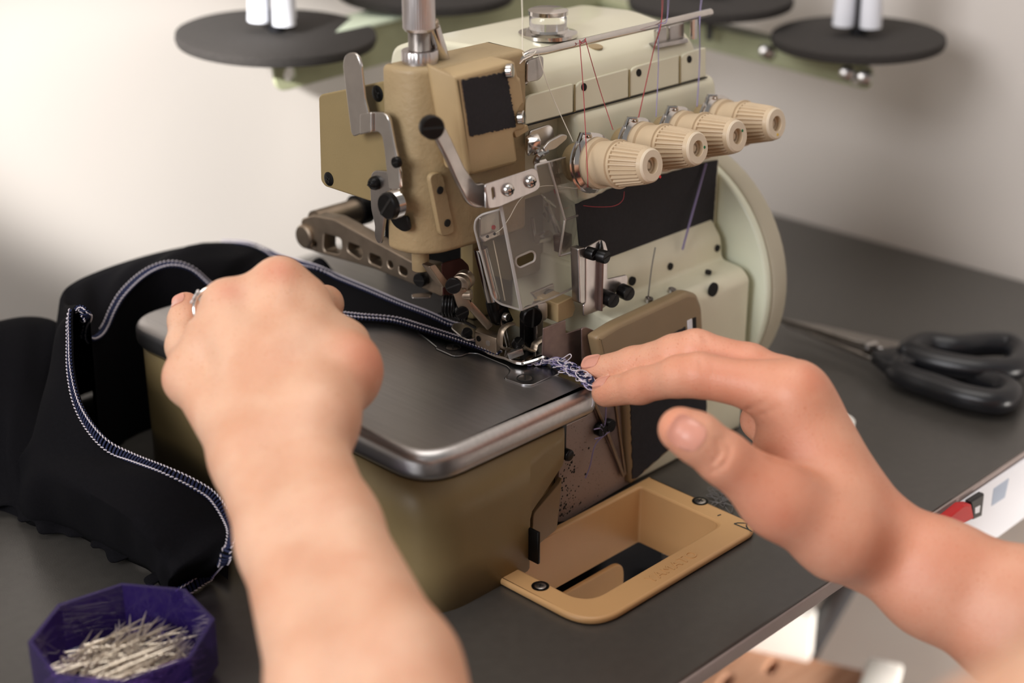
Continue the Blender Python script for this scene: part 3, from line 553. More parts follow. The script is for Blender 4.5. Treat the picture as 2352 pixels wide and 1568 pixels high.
pslab('cloth_guide', 2, 0.1040, [z5(370, 745), z5(400, 690), z5(480, 690), z5(640, 770), z5(640, 870), z5(560, 880), z5(470, 830)], 0.0012, STEEL, pf, r=0.002)
screw('guide_screw', on(*z5(545, 820), 2, 0.1045), (-0.3, -0.6, 0.7), 0.0030, 0.003, BLACKEN, pf)
fg = MB(); y0 = 0.538
fg.tube(catmull([on(*z5(1075, 700), 1, y0), on(*z5(1000, 720), 1, y0), on(*z5(945, 775), 1, y0), on(*z5(925, 870), 1, y0), on(*z5(940, 965), 1, y0), on(*z5(1100, 1005), 1, y0)], 6), 0.0012, 6, flat=(1.8, 0.7)); fg.build('finger_wire', BRONZE, pf)
fg = MB(); fg.tube(catmull([on(*z5(1190, 960), 1, 0.532), on(*z5(1290, 1000), 1, 0.531), on(*z5(1325, 920), 1, 0.531), on(*z5(1440, 845), 1, 0.530), on(*z5(1462, 838), 1, 0.530)], 6), 0.0016, 6, flat=(1.6, 0.6)); fg.build('tongue_spring', BRONZE, pf)
MB().bar(on(*z5(1010, 1060), 2, 0.096), on(*z5(1180, 1000), 2, 0.0985), 0.004, 0.004).build('foot_hinge', STEEL, pf, bevel=0.0005)
screw('foot_screw', on(*z5(1120, 935), 1, 0.536), (0, -0.5, 0.8), 0.0032, 0.003, BLACKEN, pf)
# upper knife holder
kn = pslab('knife_holder', 1, 0.540, [z5(1200, 640), z5(1340, 560), z5(1360, 700), z5(1365, 990), z5(1300, 1010), z5(1200, 900)], 0.004, BLACKEN, mc, r=0.001)
pslab('knife_bar', 1, 0.5355, [z5(1340, 650), z5(1415, 660), z5(1412, 900), z5(1385, 985), z5(1340, 990)], 0.003, STEEL, kn, r=0.0006)
pslab('knife_clamp', 1, 0.533, [z5(1355, 480), z5(1440, 460), z5(1462, 475), z5(1462, 630), z5(1440, 665), z5(1355, 690)], 0.005, ALU, kn, r=0.0012)
screw('knife_screw', on(*z5(1265, 610), 1, 0.5365), (-0.4, -0.9, 0), 0.0058, 0.004, BLACKEN, kn, 'slot', 1.5)
pslab('knife_wedge', 1, 0.5440, [z5(1285, 360), z5(1535, 255), z5(1535, 395), z5(1370, 470)], 0.002, ALU, kn, r=0.0004)
MB().lathe(on(*z5(1468, 400), 1, 0.5435), (0, -1, 0.1), [(-.001, 0.0046), (0.0015, 0.0046), (0.0015, 0)], 18).build('wedge_screw', BLACKEN, kn)
pslab('tan_block', 1, 0.5285, [z5(1575, 480), z5(1740, 400), z5(1775, 520), z5(1745, 620), z5(1575, 690)], 0.018, TAN, mc, r=0.0006)
# sheet metal lint shield at the right of the foot
ls = pslab('lint_shield', 1, 0.5180, [z5(1415, 755), z5(1565, 695), z5(1585, 690), z5(1665, 660), z5(1668, 812), z5(1850, 750), z5(1852, 1180), z5(1600, 1120), z5(1400, 1060)], 0.001, BROWNSHEET, mc, r=0.0005)
pslab('shield_flap', 1, 0.5120, [z5(1845, 752), z5(1890, 738), z5(2085, 818), z5(2135, 870), z5(2160, 1080), z5(1850, 1290)], 0.001, BROWNSHEET, ls, r=0.002)
screw('shield_screw', on(1366, 784, 1, 0.5110), (0, -1, 0), 0.0033, 0.002, BLACKEN, ls, 'slot', 0.5)
# thread guide bracket
z7 = lambda x, y: (1280 + x / 5.345, 480 + y / 5.345)
tg = pslab('thread_bracket', 1, 0.5200, [z7(350, 480), z7(540, 375), z7(590, 400), z7(622, 500), z7(618, 862), z7(858, 808), z7(872, 860), z7(860, 940), z7(720, 1020), z7(700, 1110), z7(540, 1240), z7(330, 1318), z7(325, 1180), z7(350, 1150)], 0.0015, ALU, mc, r=0.0012)
pslab('bracket_flange', 1, 0.5190, [z7(258, 490), z7(345, 470), z7(345, 1150), z7(300, 1165), z7(280, 1150)], 0.006, STEEL, tg, r=0.001)
MB().tube([on(*z7(540, 385), 1, 0.5190), on(*z7(535, 560), 1, 0.5185)], [0.0004, 0.0022, 0.0022], 8).build('guide_pin', BLACKEN, tg)
MB().tube([on(*z7(535, 640), 1, 0.5188), on(*z7(520, 1240), 1, 0.5188)], 0.0021, 8, flat=(1, 0.5)).build('bracket_slot', BROWNSHEET, tg)
screw('thread_knob', on(*z7(535, 575), 1, 0.5130), (0.1, -1, 0), 0.0036, 0.004, BLACKEN, tg, 'slot', 0.1)
screw('bracket_screw', on(*z7(400, 540), 1, 0.5180), (0, -1, 0), 0.0034, 0.004, BLACKEN, tg)
for p in ((625, 1095), (815, 1010)): screw('bracket_screw', on(*z7(*p), 1, 0.5170), (-0.2, -1, 0), 0.0042, 0.005, BLACKEN, tg, 'slot', 0.8)
MB().lathe(on(*z7(925, 885), 1, 0.5300), (0, -1, 0), [(-.001, 0.0026), (0.0004, 0.0026), (0.0004, 0)], 16).build('screw_hole', BLACKHOLE, base)
# long thread guide rod above the top cover
r0, r1 = on(1250, 117, 1, 0.5500), on(1632, 28, 1, 0.5500)
rod = MB().tube([on(1180, 152, 1, 0.5520), on(1196, 134, 1, 0.5510), on(1222, 121, 1, 0.5500), r0, r1], 0.0021, 14).build('guide_rod', CHROME, mc)
lp = MB(); lp.tube(catmull([on(1184, 150, 1, 0.552), on(1186, 182, 1, 0.552), on(1196, 190, 1, 0.552), on(1209, 186, 1, 0.552), on(1212, 150, 1, 0.552), on(1222, 133, 1, 0.552)], 6), 0.0016, 8, flat=(1, 1)); lp.build('rod_clip', CHROME, rod)
pslab('clip_plate', 1, 0.549, [(1212, 140), (1249, 128), (1249, 172), (1238, 185), (1210, 190)], 0.0018, STEEL, rod, r=0.002)
MB().lathe(on(1200, 170, 1, 0.553), (0, 0, 1), [(-0.002, 0.003), (0.002, 0.003), (0.003, 0.002), (0.003, 0)], 14).build('clip_screw', BLACKEN, rod)
rc = on(1560, 98, 1, 0.556)
pslab('rod_post', 1, 0.556, [(1510, 70), (1532, 62), (1532, 104), (1512, 108)], 0.003, STEEL, rod, r=0.001)
pslab('rod_post', 1, 0.556, [(1538, 62), (1572, 52), (1572, 96), (1540, 102)], 0.003, STEEL, rod, r=0.001)
pslab('rod_foot', 1, 0.553, [(1508, 102), (1580, 88), (1582, 98), (1510, 112)], 0.006, STEEL, rod, r=0.001)
MB().tube([on(1594, 42, 1, 0.552), on(1593, 88, 1, 0.552)], 0.0022, 10).build('rod_stay', CHROME, rod)
# ------------------------------------------------------------------ room
def structure(name, lo, hi, m):
    o = MB().box(lo, hi).build(name, m, None, smooth=False); o['kind'] = 'structure'; return o
YW, XW, ZF = 0.950, 1.084, -0.75
structure('wall_back', (-1.6, YW, ZF), (XW + 0.1, YW + 0.1, 1.75), WALLM)
structure('wall_right', (XW + 0.0005, -1.8, ZF), (XW + 0.1, YW, 1.75), WALLM)
structure('floor', (-1.6, -1.8, ZF - 0.1), (XW + 0.1, YW + 0.1, ZF), FLOORM)
# ------------------------------------------------------------------ table
tb = thing('sewing_table', (0.35, 0.66, ZF), 'dark laminate sewing table with a pale grey front edge, standing in the corner', 'table')
hole = [(0.508, 0.452), (0.618, 0.452), (0.618, 0.506), (0.508, 0.506)]
top = zprism('table_top', [(-0.55, 0.3685), (1.080, 0.3685), (1.080, 0.946), (-0.55, 0.946)], -0.0098, 0.0, LAM, tb, r=0.002, bevel=0.0012, holes=[[(0.500, 0.438), (0.618, 0.438), (0.618, 0.5045), (0.500, 0.5045)]])
MB().box((-0.55, 0.3670, -0.0085), (1.080, 0.3686, -0.0010)).build('edge_band', BAND, tb, bevel=0.0004)
for x, y in ((-0.48, 0.42), (-0.48, 0.90), (1.02, 0.90)): MB().box((x - 0.02, y - 0.02, ZF), (x + 0.02, y + 0.02, -0.0098)).build('table_leg', DARKM, tb, bevel=0.002)
p0, p1 = at(1955, 1318, 1.28), at(1868, 1470, 1.33); d = p1 - p0; k = (ZF - p0[2]) / d[2]
MB().tube([p0 + d * ((-0.0098 - p0[2]) / d[2]), p0 + d * k], 0.0105, 12).build('table_leg', DARKM, tb)
# motor switch below the front edge
sw = thing('motor_switch', (0.80, 0.36, -0.02), 'white switch box with a red and a black button below the table edge', 'switch')
YS = 0.3640
MB().box((0.690, YS, -0.0480), (0.880, 0.3668, -0.0035)).build('switch_housing', WPLAS, sw, bevel=0.002)
pslab('red_button', 1, YS - 0.006, [(2176, 1192), (2215, 1160), (2232, 1158), (2238, 1190), (2205, 1208)], 0.006, RED, sw, r=0.001, bevel=0.001)
bb = pslab('black_button', 1, YS - 0.004, [(2230, 1152), (2262, 1132), (2256, 1185), (2236, 1194)], 0.004, BLACKP, sw, r=0.001, bevel=0.001)
pslab('button_mark', 1, YS - 0.0042, [(2240, 1166), (2252, 1160), (2250, 1176), (2240, 1180)], 0.0004, WPLAS, bb, r=0.0005, bevel=0.0001)
pslab('printed_label', 1, YS - 0.0003, [(2283, 1122), (2318, 1098), (2308, 1142), (2278, 1162)], 0.0005, LABELG, sw, r=0.0003, bevel=0.0001)
# ------------------------------------------------------------------ waste tray let into the table
ty = thing('waste_tray', (0.555, 0.465, 0), 'peach plastic waste tray with embossed lettering, set in the table in front of the machine', 'tray')
ZT = 0.0042
Z = lambda u, v: on(u, v, 2, ZT)[:2]
outer = [Z(1085, 1300), Z(1162, 1340), Z(1340, 1428), Z(1448, 1424), Z(1740, 1235), Z(1738, 1205), Z(1520, 1098), Z(1470, 1122)]
outer = [(0.470, 0.4900), (0.487, 0.4900), (0.487, 0.4230), (0.6250, 0.4230), (0.6270, 0.4990), (0.470, 0.4990)]
inner = [(0.5005, 0.4995), (0.5005, 0.4385), (0.6120, 0.4385), (0.6120, 0.4995)]
bigo = round_poly([(0.487, 0.5035), (0.487, 0.4225), (0.6245, 0.4225), (0.6265, 0.5035)], [0.001, 0.022, 0.012, 0.001], 12)
bigi = round_poly([(0.5010, 0.4985), (0.5010, 0.4395), (0.6120, 0.4395), (0.6130, 0.4985)], [0.002, 0.014, 0.007, 0.002], 12)
fro = slab('tray_frame', (V3(0, 0, ZT), V3(1, 0, 0), V3(0, 1, 0)), bigo, ZT - 0.0002, TRAY, ty, [bigi], 0.0017, 4)
# sloping inner walls
mb = MB(); k = len(bigi); cen = bigi.mean(0); low = (bigi - cen) * np.array([0.955, 0.93]) + cen
ring = [(*p, ZT - 0.001) for p in bigi] + [(*p, -0.030) for p in low] + [(*(p + (p - cen) * 0.02), ZT - 0.001) for p in bigi] + [(*(p + (p - cen) * 0.03), -0.030) for p in low]
fs = []
for i in range(k):
    j = (i + 1) % k; fs += [(i, j, k + j, k + i), (2 * k + j, 2 * k + i, 3 * k + i, 3 * k + j), (k + i, k + j, 3 * k + j, 3 * k + i), (i, 2 * k + i, 2 * k + j, j)]
mb.add(ring, fs).build('tray_wall', TRAY, ty)
# chute below: back flap, drawer front with rounded corner and the dark opening
slab('chute_panel', (V3(0, 0.4915, 0), V3(1, 0, 0), V3(0, 0, 1)), round_poly([(0.490, -0.070), (0.5925, -0.070), (0.5925, -0.0325), (0.490, -0.0325)], [0.001, 0.001, 0.010, 0.001], 8), 0.003, TRAY, ty, (), 0.0008)
cb = MB(); cb.box((0.49, 0.502, -0.08), (0.64, 0.508, -0.021)); cb.build('chute_back', BLACKP, ty)
cw = MB(); cq = on(1452, 1312, 2, -0.060); cw.box((0.545, 0.452, -0.062), (0.680, cq[1], -0.060)); cw.build('chute_floor', WPLAS, ty); MB().lathe(on(1478, 1322, 2, -0.060), (0, 0, 1), [(0, 0.006), (0.001, 0.006), (0.001, 0)], 18).build('chute_bolt', BLACKEN, ty)
screw('tray_screw', (*Z(1241, 1346), ZT), (0, 0, 1), 0.0034, 0.0007, STEEL, ty, 'phillips', 0.6); screw('tray_screw', (*Z(1608, 1151), ZT), (0, 0, 1), 0.0036, 0.0007, STEEL, ty, 'phillips', 0.2)
for u, v in ((1241, 1346), (1608, 1151)): MB().lathe((*Z(u, v), ZT - 0.0005), (0, 0, 1), [(0, 0.0046), (0.0008, 0.0046), (0.0008, 0)], 20).build('screw_seat', BLACKEN, ty)
tx = bpy.data.curves.new('lettering', 'FONT'); tx.body = 'YAMATO'; tx.size = 0.0085; tx.extrude = 0.0003; tx.align_x = 'CENTER'; tx.align_y = 'CENTER'; tx.space_character = 1.15
to = bpy.data.objects.new('lettering', tx); me = bpy.data.meshes.new_from_object(to); bpy.data.objects.remove(to); bpy.data.curves.remove(tx)
pc = on(1563, 1310, 2, ZT); me.transform(Matrix.Translation(Vector((pc[0], 0.4305, ZT + 0.0001)))); me.name = 'lettering'; link('lettering', me, TRAY, ty, False)
mk = MB(); zz = lambda x, y: on(1140 + x / 3.675, 1060 + y / 3.675, 2, ZT + 0.0002)
for pl in ([(2008, 522), (2040, 515), (2118, 518), (2145, 488)], [(2008, 522), (2070, 548), (2130, 572), (2160, 590)], [(2118, 518), (2112, 545), (2130, 575)], [(2145, 488), (2130, 520)], [(1868, 455), (1895, 445)]):
    mk.tube([zz(*p) for p in pl], 0.00045, 5, flat=(1, 0.3))
mk.build('pen_mark', INK, ty)
# lint by the tray
tl = MB()
for s in range(9):
    c = on(1660 + 40 * random.random() - 15, 1135 + 45 * random.random(), 2, 0.001); tl.tube(catmull([c + V3(random.gauss(0, .006), random.gauss(0, .005), abs(random.gauss(0, .0008))) for _ in range(5)], 6), 0.00022, 4)
tag(tl.build('lint_tangle', GTHREAD), 'tangle of grey lint threads lying on the table behind the tray', 'lint', kind='stuff')
# ------------------------------------------------------------------ thread stand
ts = thing('thread_stand', (0.955, 0.845, 0), 'olive thread stand with black foam discs and white spool pins behind the machine', 'thread stand')
MB().tube([(0.955, 0.845, 0), (0.955, 0.845, 0.42)], 0.009, 16).build('stand_pole', OLSTAND, ts)
MB().lathe((0.955, 0.845, 0), (0, 0, 1), [(0, 0.04), (0.006, 0.04), (0.01, 0.015), (0.01, 0)], 24).build('stand_base', OLSTAND, ts)
D = [at(635, 82, 1.06), at(977, -22, 1.15), at(1632, 0, 1.17), at(1970, 88, 1.13)]
e0 = at(658, 172, 1.045); e1 = V3(0.955, e0[1] + 0.005, e0[2] + 0.012); 
def arm(p, q, h, m, hn):
    p = np.array(p); q = np.array(q); d = unit(q - p); L = np.linalg.norm(q - p); side = unit(np.cross(d, (0, 0, 1))); side = side if side @ (CAM - p) > 0 else -side
    ex = d; ey = unit(np.cross(side, ex)); o = p
    if np.cross(ex, ey) @ side < 0: ey = -ey
    if ey[2] < 0: ex, ey = -ex, -ey; o = q
    return slab('stand_arm', (o, ex, ey), round_poly([(0, -h / 2), (L, -h / 2), (L, h / 2), (0, h / 2)], h * 0.35, 6), 0.003, m, ts, [circ((L - 0.013 if (np.allclose(o, q)) else 0.013, -h * 0.16), 0.0050)], 0.0008), side
a1, s1 = arm(e0 + V3(-0.010, 0, 0.004), e1 + V3(0, 0, 0.004), 0.030, OLSTAND, 1)
MB().bar(e0 + V3(0.012, 0.014, 0.020), e1 + V3(0, 0.014, 0.020), 0.034, 0.003).build('arm_flange', LITSTAND, a1, bevel=0.0006)
MB().bar(e0 + V3(0.07, 0.028, 0.008), e1 + V3(0, 0.028, 0.016), 0.006, 0.030).build('arm_channel', LITSTAND, a1, bevel=0.0006)
f0 = at(2000, 182, 1.11); f1 = V3(0.955, 0.845, f0[2] + 0.014)
a2, s2 = arm(f0, f1, 0.017, OLSTAND, 1)
MB().bar(f0 + V3(0.004, 0.012, 0.010), f1 + V3(0.004, 0, 0.010), 0.020, 0.003).build('arm_flange', OLSTAND, a2, bevel=0.0006)
for u, v, dd in ((1945, 168, 1.10), (1985, 178, 1.10), (1760, 118, 1.16)): MB().lathe(at(u, v, dd), CAM - at(u, v, dd), [(0, 0.0055), (0.003, 0.0055), (0.004, 0.004), (0.004, 0)], 14).build('arm_bolt', STEEL, a2)
rads = [0.068, 0.066, 0.062, 0.0625]
for i, (c, r) in enumerate(zip(D, rads)):
    n = unit(V3(0.0, 0.0, 1) + (s1 * 0.05 if i < 2 else s2 * 0.03 ))
    dk = MB().lathe(c - n * 0.004, n, [(0, r * 0.3), (0, r * 0.985), (0.003, r), (0.0062, r * 0.992), (0.0072, r * 0.96), (0.0068, 0.01), (0.0066, 0)], 64).build('foam_disc', FOAM, ts, angle=50)
    MB().tube([c - n * 0.03, c + n * 0.09], 0.0026, 10).build('spool_spindle', DARKM, ts)
    hb = MB().lathe(c + n * 0.0035, n, [(0, 0.006), (0.0045, 0.006), (0.005, 0.004), (0.005, 0)], 16).build('hub', BLACKP, ts)
    cp = MB(); w = R_
    for k in range(3):
        t = 0.35 + k * 2.094; v = V3(math.cos(t), math.sin(t), 0); v = v - n * (v @ n)
        cp.tube([c + v * 0.0115 + n * 0.010, c + v * 0.0105 + n * 0.045, c + v * 0.008 + n * 0.10], [0.0078, 0.0072, 0.006], 14, flat=(1, 1))
    cp.build('spool_cone', WPLAS, ts)
# ------------------------------------------------------------------ threads
def thread(name, pts, r, m, label, n=8, group=None):
    o = MB().tube(catmull(pts, n), r, 6).build(name, m); return tag(o, label, 'thread', group)
Y5 = 0.5500
thread('sewing_thread', [at(1197, -40, 0.92), at(1200, 40, 0.88), on(1201, 121, 1, Y5), on(1215, 125, 1, Y5 - .003), on(1228, 122, 1, Y5 - .003), on(1232, 112, 1, Y5)], 0.00028, PTHREAD, 'cream thread coming down to the left end of the chrome guide rod')
thread('sewing_thread', [on(1237, 124, 1, Y5 - .002), on(1262, 205, 1, 0.545), on(1316, 325, 1, 0.536)], 0.00026, PTHREAD, 'cream thread slanting from the guide rod down to the nearest dial')
thread('sewing_thread', [on(1331, 92, 1, Y5 - .003), on(1340, 210, 1, 0.541), on(1349, 390, 1, 0.518), on(1350, 430, 1, 0.519)], 0.00026, RTHREAD, 'red thread hanging straight down over the barrel of the nearest dial')
thread('sewing_thread', [on(1331, 92, 1, Y5 - .003), on(1336, 99, 1, Y5 - .004), on(1343, 96, 1, Y5 - .004), on(1346, 90, 1, Y5), on(1347, 100, 1, Y5 - .004), on(1376, 200, 1, 0.545), on(1408, 298, 1, 0.533)], 0.00026, RTHREAD, 'red thread slanting from the guide rod to the second dial')
thread('sewing_thread', [at(1522, -40, 1.0), on(1519, 50, 1, Y5 - .003), on(1500, 120, 1, 0.548), on(1460, 300, 1, 0.532)], 0.00030, RTHREAD, 'red thread running from above across the rod towards the third dial')
thread('sewing_thread', [at(1536, -40, 1.0), on(1532, 45, 1, Y5 - .003), on(1514, 62, 1, 0.548), on(1512, 160, 1, 0.545), on(1507, 268, 1, 0.534)], 0.00028, BTHREAD, 'violet thread hanging from the rod in front of the cream panel')
thread('sewing_thread', [at(1618, -40, 1.0), on(1608, 30, 1, Y5), on(1607, 140, 1, 0.548), on(1601, 245, 1, 0.536)], 0.00035, BTHREAD, 'pale violet thread by the far end of the guide rod')
thread('sewing_thread', [on(1622, 375, 1, 0.538), on(1600, 455, 1, 0.536), on(1575, 545, 1, 0.533), on(1568, 572, 1, 0.5295)], 0.00070, BTHREAD, 'thick violet thread crossing the black tape below the dials')
thread('sewing_thread', [on(1505, 568, 1, 0.5295), on(1496, 620, 1, 0.525), on(1489, 680, 1, 0.5185)], 0.00035, GTHREAD, 'grey thread going down into the small steel eyelet')
thread('sewing_thread', [on(1340, 472, 1, 0.536), on(1370, 475, 1, 0.532), on(1410, 473, 1, 0.530), on(1430, 460, 1, 0.531), on(1434, 440, 1, 0.534)], 0.00020, RTHREAD, 'fine red thread curling over the black tape under the nearest dial')
thread('sewing_thread', [on(1133, 552, 1, 0.549), on(1145, 610, 1, 0.5475), on(1160, 690, 1, 0.5470)], 0.00035, KNOBL, 'tan thread running down to the needles behind the clear guard')
thread('sewing_thread', [on(1138, 535, 1, 0.5465), on(1152, 525, 1, 0.545), on(1170, 500, 1, 0.543), on(1198, 455, 1, 0.541), on(1248, 427, 1, 0.541), on(1325, 432, 1, 0.535), on(1352, 420, 1, 0.527)], 0.00022, PTHREAD, 'cream thread bowing behind the clear guard to the nearest dial')
# chain of thread coming out under the foot
tc2 = thing('thread_chain', on(1300, 850, 2, 0.092), 'violet and white overlocked thread chain between presser foot and fingertips', 'thread chain')
base_ = catmull([on(1215, 838, 2, 0.0915), on(1262, 832, 2, 0.0930), on(1300, 845, 2, 0.0955), on(1335, 868, 2, 0.0955), on(1358, 888, 2, 0.0935)], 40)
T = np.gradient(base_, axis=0); T /= np.linalg.norm(T, axis=1, keepdims=True)
def loops(nl, wr, r, seed, flatten=.45):
    rg = random.Random(seed); mbx = MB(); n = len(base_); raw = []; a = rg.random() * 6; m = int(nl * 9); wv = 1.0; off = np.zeros(3)
    for i in range(m):
        f = i / (m - 1) * (n - 1); k0 = int(f); t = T[k0]; s_ = unit(np.cross(t, (0, 0, 1)))
        a += 6.2832 / 9 * rg.uniform(0.45, 1.55)
        if i % 5 == 0: wv = rg.uniform(0.45, 1.25); off = s_ * rg.gauss(0, wr * .25) + V3(0, 0, abs(rg.gauss(0, wr * .2)))
        env = 0.35 + 0.75 * min(1, f / n * 2.2) - 0.35 * max(0, f / n - .75) * 2
        w = wr * wv * env; raw.append(base_[k0] + off * env + s_ * math.cos(a) * w + V3(0, 0, 1) * (math.sin(a * .7) * w * flatten + 0.0008) + t * math.sin(a) * w * 0.9)
    mbx.tube(catmull(raw, 3), r, 4); return mbx
loops(26, 0.0032, 0.00032, 3).build('white_loops', WTHREAD, tc2); loops(22, 0.0028, 0.00034, 11).build('navy_loops', NAVY, tc2)
loops(31, 0.0034, 0.00030, 5, .4).build('violet_loops', BTHREAD, tc2); loops(19, 0.0024, 0.00055, 8, .8).build('navy_core', NAVY, tc2); loops(40, 0.0030, 0.00030, 21, .5).build('white_loops', WTHREAD, tc2); loops(12, 0.0012, 0.0009, 2, .4).build('navy_core', NAVY, tc2)
w_ = MB(); w_.tube(catmull([on(1285, 828, 2, 0.096), on(1297, 820, 2, 0.100), on(1309, 813, 2, 0.102), on(1312, 819, 2, 0.101), on(1303, 828, 2, 0.098), on(1294, 832, 2, 0.096)], 6), 0.00028, 5)
w_.tube(catmull([on(1240, 838, 2, .0945), on(1247, 822, 2, .097), on(1252, 828, 2, .097), on(1280, 822, 2, .098), on(1282, 830, 2, .096)], 6), 0.00026, 5); w_.build('stray_loop', WTHREAD, tc2)
tl = MB(); tl.tube(catmull([on(1359, 890, 1, 0.4815), on(1362, 922, 1, 0.4818), on(1359, 934, 1, 0.482)], 6), 0.0003, 5); tl.build('tail_end', WTHREAD, tc2)
lt_ = MB(); yq = 0.5028
lt_.tube(catmull([on(1392, 930, 1, yq), on(1391, 965, 1, yq), on(1386, 980, 1, yq), on(1381, 975, 1, yq)], 6), 0.0004, 5); lt_.tube(catmull([on(1400, 990, 1, yq), on(1368, 1020, 1, yq), on(1355, 1070, 1, yq), on(1344, 1098, 1, yq)], 6), 0.0004, 5)
lt_.tube(catmull([on(1364, 986, 1, yq), on(1380, 984, 1, yq), on(1384, 1000, 1, yq), on(1366, 1008, 1, yq)], 6), 0.0004, 5); tag(lt_.build('loose_thread', BTHREAD), 'loose violet threads caught in the gap beside the steel bed', 'thread')
# ------------------------------------------------------------------ scissors, chalk
sc = thing('scissors', on(2000, 800, 2, 0), 'tailor scissors with black handles lying on the table at the right wall', 'scissors')
for (ua, va), (ub, vb), z in (((1790, 728), (2085, 800), 0.016), ((1806, 738), (2058, 826), 0.0115)):
    a, b = on(ua, va, 2, z), on(ub, vb, 2, z); d = unit(b - a); s_ = unit(np.cross((0, 0, 1), d)); L = np.linalg.norm(b - a)
    slab('blade', (a, d, s_), [(0, -0.001), (0.05, -0.006), (L, -0.011), (L + 0.01, 0.0), (L, 0.009), (0.03, 0.004)], 0.0035, STEEL, sc, (), 0.0006)
MB().lathe(on(1996, 795, 2, 0.016), (0, 0, 1), [(0, 0.006), (0.0035, 0.006), (0.0045, 0.004), (0.0045, 0)], 18).build('pivot_screw', STEEL, sc)
H1 = [(2062, 846), (2110, 826), (2170, 838), (2240, 862), (2300, 886), (2318, 905), (2290, 922), (2220, 912), (2140, 886), (2082, 866)]
H2 = [(2090, 808), (2130, 790), (2200, 796), (2260, 790), (2318, 792), (2345, 815), (2330, 845), (2275, 850), (2200, 842), (2130, 826)]
for H, z, k in ((H1, 0.010, 1), (H2, 0.015, 1)): MB().tube(catmull([on(u, v, 2, z) for u, v in H], 6, True), 0.0088, 12, True, flat=(1, 0.95)).build('handle', BLACKP, sc)
for a, b, z in (((2030, 812), (2075, 848), 0.012), ((2070, 798), (2105, 806), 0.016)): MB().bar(on(*a, 2, z), on(*b, 2, z), 0.022, 0.011).build('handle_shank', BLACKP, sc, bevel=0.003)
tag(MB().lathe(on(1925, 975, 2, 0), (0, 0, 1), [(0, 0.0105), (0.003, 0.0105), (0.004, 0.0095), (0.004, 0)], 28).build('tailor_chalk', WWHITE), 'small round white chalk on the table behind the right hand', 'chalk')
# ------------------------------------------------------------------ wooden stool under the table edge
so = thing('wooden_stool', (0.9, 0.3, ZF), 'pale wooden stool with a sunlit white rail, on the floor below the table', 'stool')
zs = -0.33
A, B, Cc = on(1725, 1480, 2, zs), on(2070, 1557, 2, zs), on(1560, 1700, 2, zs)
ex = unit(B - A); ey = unit(np.cross((0, 0, 1), ex)); w0 = np.linalg.norm(B - A)
f = (A, ex, ey); ins = lambda u, v: np.array([(on(u, v, 2, zs) - A) @ ex, (on(u, v, 2, zs) - A) @ ey])
h1, h2 = ins(1772, 1530), ins(1668, 1562)
slab('stool_seat', f, round_poly([(-0.30, 0.0), (-0.30, -0.32), (w0, -0.32), (w0, 0.0)], 0.01), 0.02, WOOD, so, [round_poly([h1 + V3(-.005, -.010, 0)[:2], h1 + V3(.003, -.010, 0)[:2], h1 + V3(.005, .010, 0)[:2], h1 + V3(-.003, .010, 0)[:2]], .006), round_poly([h2 + V3(-.005, -.010, 0)[:2], h2 + V3(.003, -.010, 0)[:2], h2 + V3(.005, .010, 0)[:2], h2 + V3(-.003, .010, 0)[:2]], .006)], 0.002)
rl = MB(); rl.bar(A + ex * -0.15 + V3(0, 0, 0.022), A + ex * np.linalg.norm(on(1862, 1512, 2, zs) - A) + V3(0, 0, 0.022), 0.016, 0.045); rl.build('stool_rail', WWHITE, so, bevel=0.002)  # white of both rails stands in for sunlight on the wood
rl = MB(); q = on(1990, 1540, 2, zs) - A; rl.bar(A + ex * (q @ ex) + ey * -0.02 + V3(0, 0, 0.006), A + ex * (w0 + 0.0) + ey * -0.02 + V3(0, 0, 0.006), 0.05, 0.010); rl.build('stool_rail', WWHITE, so, bevel=0.002)
for s_, t_ in ((-0.27, -0.03), (-0.27, -0.29), (w0 - 0.03, -0.03), (w0 - 0.03, -0.29)):
    p = A + ex * s_ + ey * t_; MB().box((p[0] - .015, p[1] - .015, ZF), (p[0] + .015, p[1] + .015, zs - 0.0195)).build('stool_leg', WOOD, so, bevel=0.002)
# ------------------------------------------------------------------ garment being sewn
gm = thing('garment', (0.38, 0.70, 0), 'black jersey garment with blue and white overlocked seams, draped round the steel bed', 'garment')
# rim of the cloth, from the presser foot over the bed, round its far end and down to the table on the left
RIM3 = [on(1140, 818, 2, 0.0935), on(1090, 800, 2, 0.0938), on(1040, 783, 2, 0.0938), on(960, 758, 2, 0.094), on(900, 741, 2, 0.094), on(820, 734, 2, 0.0945), on(740, 725, 2, 0.095), on(640, 712, 2, 0.0965),
        on(540, 700, 1, 0.745), on(482, 662, 1, 0.752), on(440, 626, 1, 0.760), on(400, 614, 1, 0.765), on(362, 622, 1, 0.768), on(325, 645, 1, 0.768), on(290, 680, 1, 0.766), on(270, 712, 1, 0.764), on(252, 752, 1, 0.760), on(235, 775, 1, 0.756),
        on(215, 784, 1, 0.752), on(204, 776, 1, 0.746), on(206, 745, 1, 0.742), on(205, 715, 0, 0.4005), on(190, 700, 0, 0.398), on(172, 703, 0, 0.395), on(165, 722, 0, 0.392), on(165, 770, 0, 0.387), on(169, 850, 0, 0.378), on(190, 930, 0, 0.372),
        on(238, 1000, 0, 0.370), on(300, 1043, 0, 0.375), on(385, 1078, 0, 0.380), on(440, 1102, 0, 0.386), on(492, 1134, 0, 0.392), on(530, 1185, 0, 0.392), on(545, 1225, 0, 0.387), on(530, 1275, 0, 0.379), on(490, 1322, 2, 0.004), on(450, 1350, 2, 0.003), on(410, 1375, 2, 0.003)]
i_bed, i_far, i_corner, i_left = 8, 18, 21, 36
